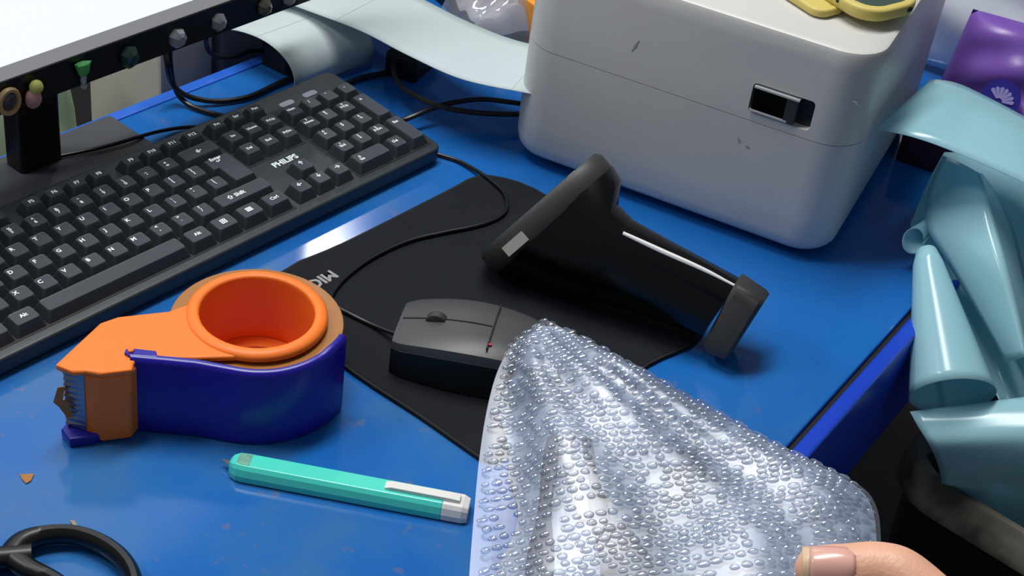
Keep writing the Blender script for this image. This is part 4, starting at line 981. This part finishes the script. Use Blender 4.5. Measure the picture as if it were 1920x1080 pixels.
ribbon('dark_print_band', [(1098, 850), (1106, 900), (1116, 950), (1126, 1010), (1140, 1100)], lambda t: (7 + 12 * t) * (1 + 0.3 * math.sin(11 * t + 1)), darkp, -0.0003)
ribbon('dark_print_band', [(1150, 1000), (1165, 1025), (1175, 1060), (1180, 1110)], lambda t: 14 + 34 * t, darkp, -0.00035)
ribbon('pale_fold', [(1075, 842), (1062, 862), (1064, 895), (1075, 930), (1084, 965), (1092, 1000)], lambda t: 6 + 5 * math.sin(PI * t), palep, 0.0001)
# outer film
v1 = grid_vf(lambda a, b: top_pt(a, b, 0.0006), 48, 48); v2 = grid_vf(lambda a, b: bot_pt(a, b), 48, 24)
v, f = join(v1, v2); mesh('clear_film', v, f, M['filmclear'], parcel, smooth=True)
# the bubbles of the wrap, standing on the film
V, F = [], []
pitch = 0.0043
pw = (PP(*at_uv(0.6, 1)) - PP(*at_uv(0.6, 0))).length
nrow = 54
for i in range(nrow):
    u = (i + 0.5) / nrow
    wl = (PP(*at_uv(u, 1)) - PP(*at_uv(u, 0))).length; n = max(1, int(wl / pitch))
    for j in range(n):
        v_ = (j + 0.5 + (0.25 if i % 2 else -0.25)) / n
        if not 0.02 < v_ < 0.985 or random.random() < 0.12: continue
        c = top_pt(u, v_, 0.0007); t1 = (top_pt(min(1, u + .01), v_) - top_pt(max(0, u - .01), v_)).normalized(); t2 = (top_pt(u, min(1, v_ + .01)) - top_pt(u, max(0, v_ - .01))).normalized(); nn_ = t1.cross(t2).normalized()
        if nn_.dot(pn) < 0: nn_ = -nn_
        du = (RX - nn_ * RX.dot(nn_)).normalized(); dv = nn_.cross(du)
        nn_ = (nn_ + du * random.uniform(-.4, .4) + dv * random.uniform(-.4, .4)).normalized()
        r = pitch * random.uniform(0.36, 0.46); h = r * random.uniform(0.35, 0.65); ra = r * random.uniform(1.0, 1.4); rb = r * random.uniform(0.6, 0.95); o_ = len(V); S = 10
        for k, z in ((1.0, 0.0), (0.88, 0.55), (0.55, 0.88)):
            for q in range(S):
                a = 2 * PI * q / S; V.append(tuple(c + du * (ra * k * math.cos(a)) + dv * (rb * k * math.sin(a)) + nn_ * (h * z)))
        V.append(tuple(c + nn_ * h))
        for rr in range(2):
            for q in range(S): F.append((o_ + rr * S + q, o_ + rr * S + (q + 1) % S, o_ + (rr + 1) * S + (q + 1) % S, o_ + (rr + 1) * S + q))
        for q in range(S): F.append((o_ + 2 * S + q, o_ + 2 * S + (q + 1) % S, o_ + 3 * S))
bb = mesh('bubbles', V, F, M['bubble'], parcel, smooth=True); bb['kind'] = 'stuff'

# ------------------------------------------------------------------ the hand: thumb on top, fingers under the parcel
def HP(px, py, h): return PP(px - 14, py + 62) + pn * h
def limb(pts, rads, flat=0.9, n=16, k=5, nrm=None):
    pts = smoothpts([tuple(p) for p in pts], k); m_ = len(pts) - 1; rings = []
    R_ = rads
    for i, p in enumerate(pts):
        t = (pts[min(i + 1, m_)] - pts[max(i - 1, 0)]).normalized(); s_ = t.cross(nrm or pn).normalized(); w_ = s_.cross(t).normalized()
        x = i / m_ * (len(R_) - 1); a = int(min(x, len(R_) - 2)); q = x - a; q = q * q * (3 - 2 * q); r = R_[a] * (1 - q) + R_[a + 1] * q
        rings.append([tuple(p + s_ * (r * math.cos(2 * PI * j / n)) + w_ * (r * flat * math.sin(2 * PI * j / n))) for j in range(n)])
    return loft(rings)
thumb = limb([HP(1506, 1062, 0.013), HP(1530, 1063, 0.0165), HP(1580, 1065, 0.0175), HP(1650, 1066, 0.018), HP(1700, 1085, 0.018), HP(1790, 1155, 0.012), HP(1860, 1230, 0.004), HP(1930, 1330, -0.008)], [0.0050, 0.0088, 0.0094, 0.0100, 0.0098, 0.0108, 0.0135, 0.0160], 0.88)
fing = []
for i, (x, y) in enumerate(((1560, 1120), (1590, 1190), (1610, 1260), (1640, 1330))):
    fing.append(limb([HP(x - 170 + 25 * abs(i - 1), y + 20, -0.032), HP(x - 60, y + 25, -0.038), HP(x + 80, y + 45, -0.040), HP(x + 230, y + 80, -0.034), HP(x + 350, y + 110, -0.022)], [0.0062, 0.0080, 0.0086, 0.0094, 0.0105], 0.95))
palm = limb([HP(1860, 1290, -0.014), HP(1930, 1380, -0.020), HP(2010, 1500, -0.024), HP(2100, 1640, -0.028), HP(2300, 1950, -0.04), HP(2500, 2250, -0.06)], [0.022, 0.036, 0.038, 0.030, 0.032, 0.036], 0.55)
pal2 = limb([HP(1890, 1235, -0.018), HP(1950, 1330, -0.02), HP(1990, 1440, -0.024)], [0.014, 0.02, 0.02], 0.8)
v, f = join(thumb, palm, pal2, *fing)
hand = mesh('person', v, f, M['skin'], None, smooth=True)
rm = hand.modifiers.new('r', 'REMESH'); rm.mode = 'VOXEL'; rm.voxel_size = 0.0011
sm = hand.modifiers.new('s', 'SMOOTH'); sm.factor = 0.5; sm.iterations = 6
bpy.context.view_layer.update(); bake(hand)
hand.data.materials.clear(); hand.data.materials.append(M['skin'])
for p in hand.data.polygons: p.use_smooth = True
setloc(hand); tag(hand, 'hand of a person gripping the parcel, thumb on top', 'person')
# thumbnail
nc = HP(1556, 1064, 0.0172); nt_ = (HP(1500, 1037, 0.0235) - HP(1600, 1048, 0.0258)).normalized(); ns_ = nt_.cross(pn).normalized(); nn2 = ns_.cross(nt_).normalized()
if nn2.dot(pn) < 0: nn2 = -nn2
nn2 = (nn2 + (CAM - nc).normalized() * 1.0); nn2 = (nn2 - nt_ * nn2.dot(nt_)).normalized(); ns_ = nn2.cross(nt_).normalized(); nc = nc + nn2 * 0.0090
def nailpt(a, b, lift=0.0):
    x = (a - 0.5) * 0.0170; y = (b - 0.5) * 0.0125 * (1 - 0.22 * max(0, (0.25 - a) / 0.25) ** 2)
    return nc + nt_ * x + ns_ * y + nn2 * (-(2 * (b - 0.5)) ** 2 * 0.0034 - (2 * (a - 0.5)) ** 2 * 0.0010 + lift)
v, f = grid_vf(lambda a, b: nailpt(a * 0.86, b), 12, 10); nl = mesh('thumbnail', v, f, M['nail'], hand, smooth=True, solid=0.0008)
v, f = grid_vf(lambda a, b: nailpt(0.86 + a * 0.16, b), 4, 10); mesh('nail_edge', v, f, M['nailedge'], nl, smooth=True, solid=0.0008)
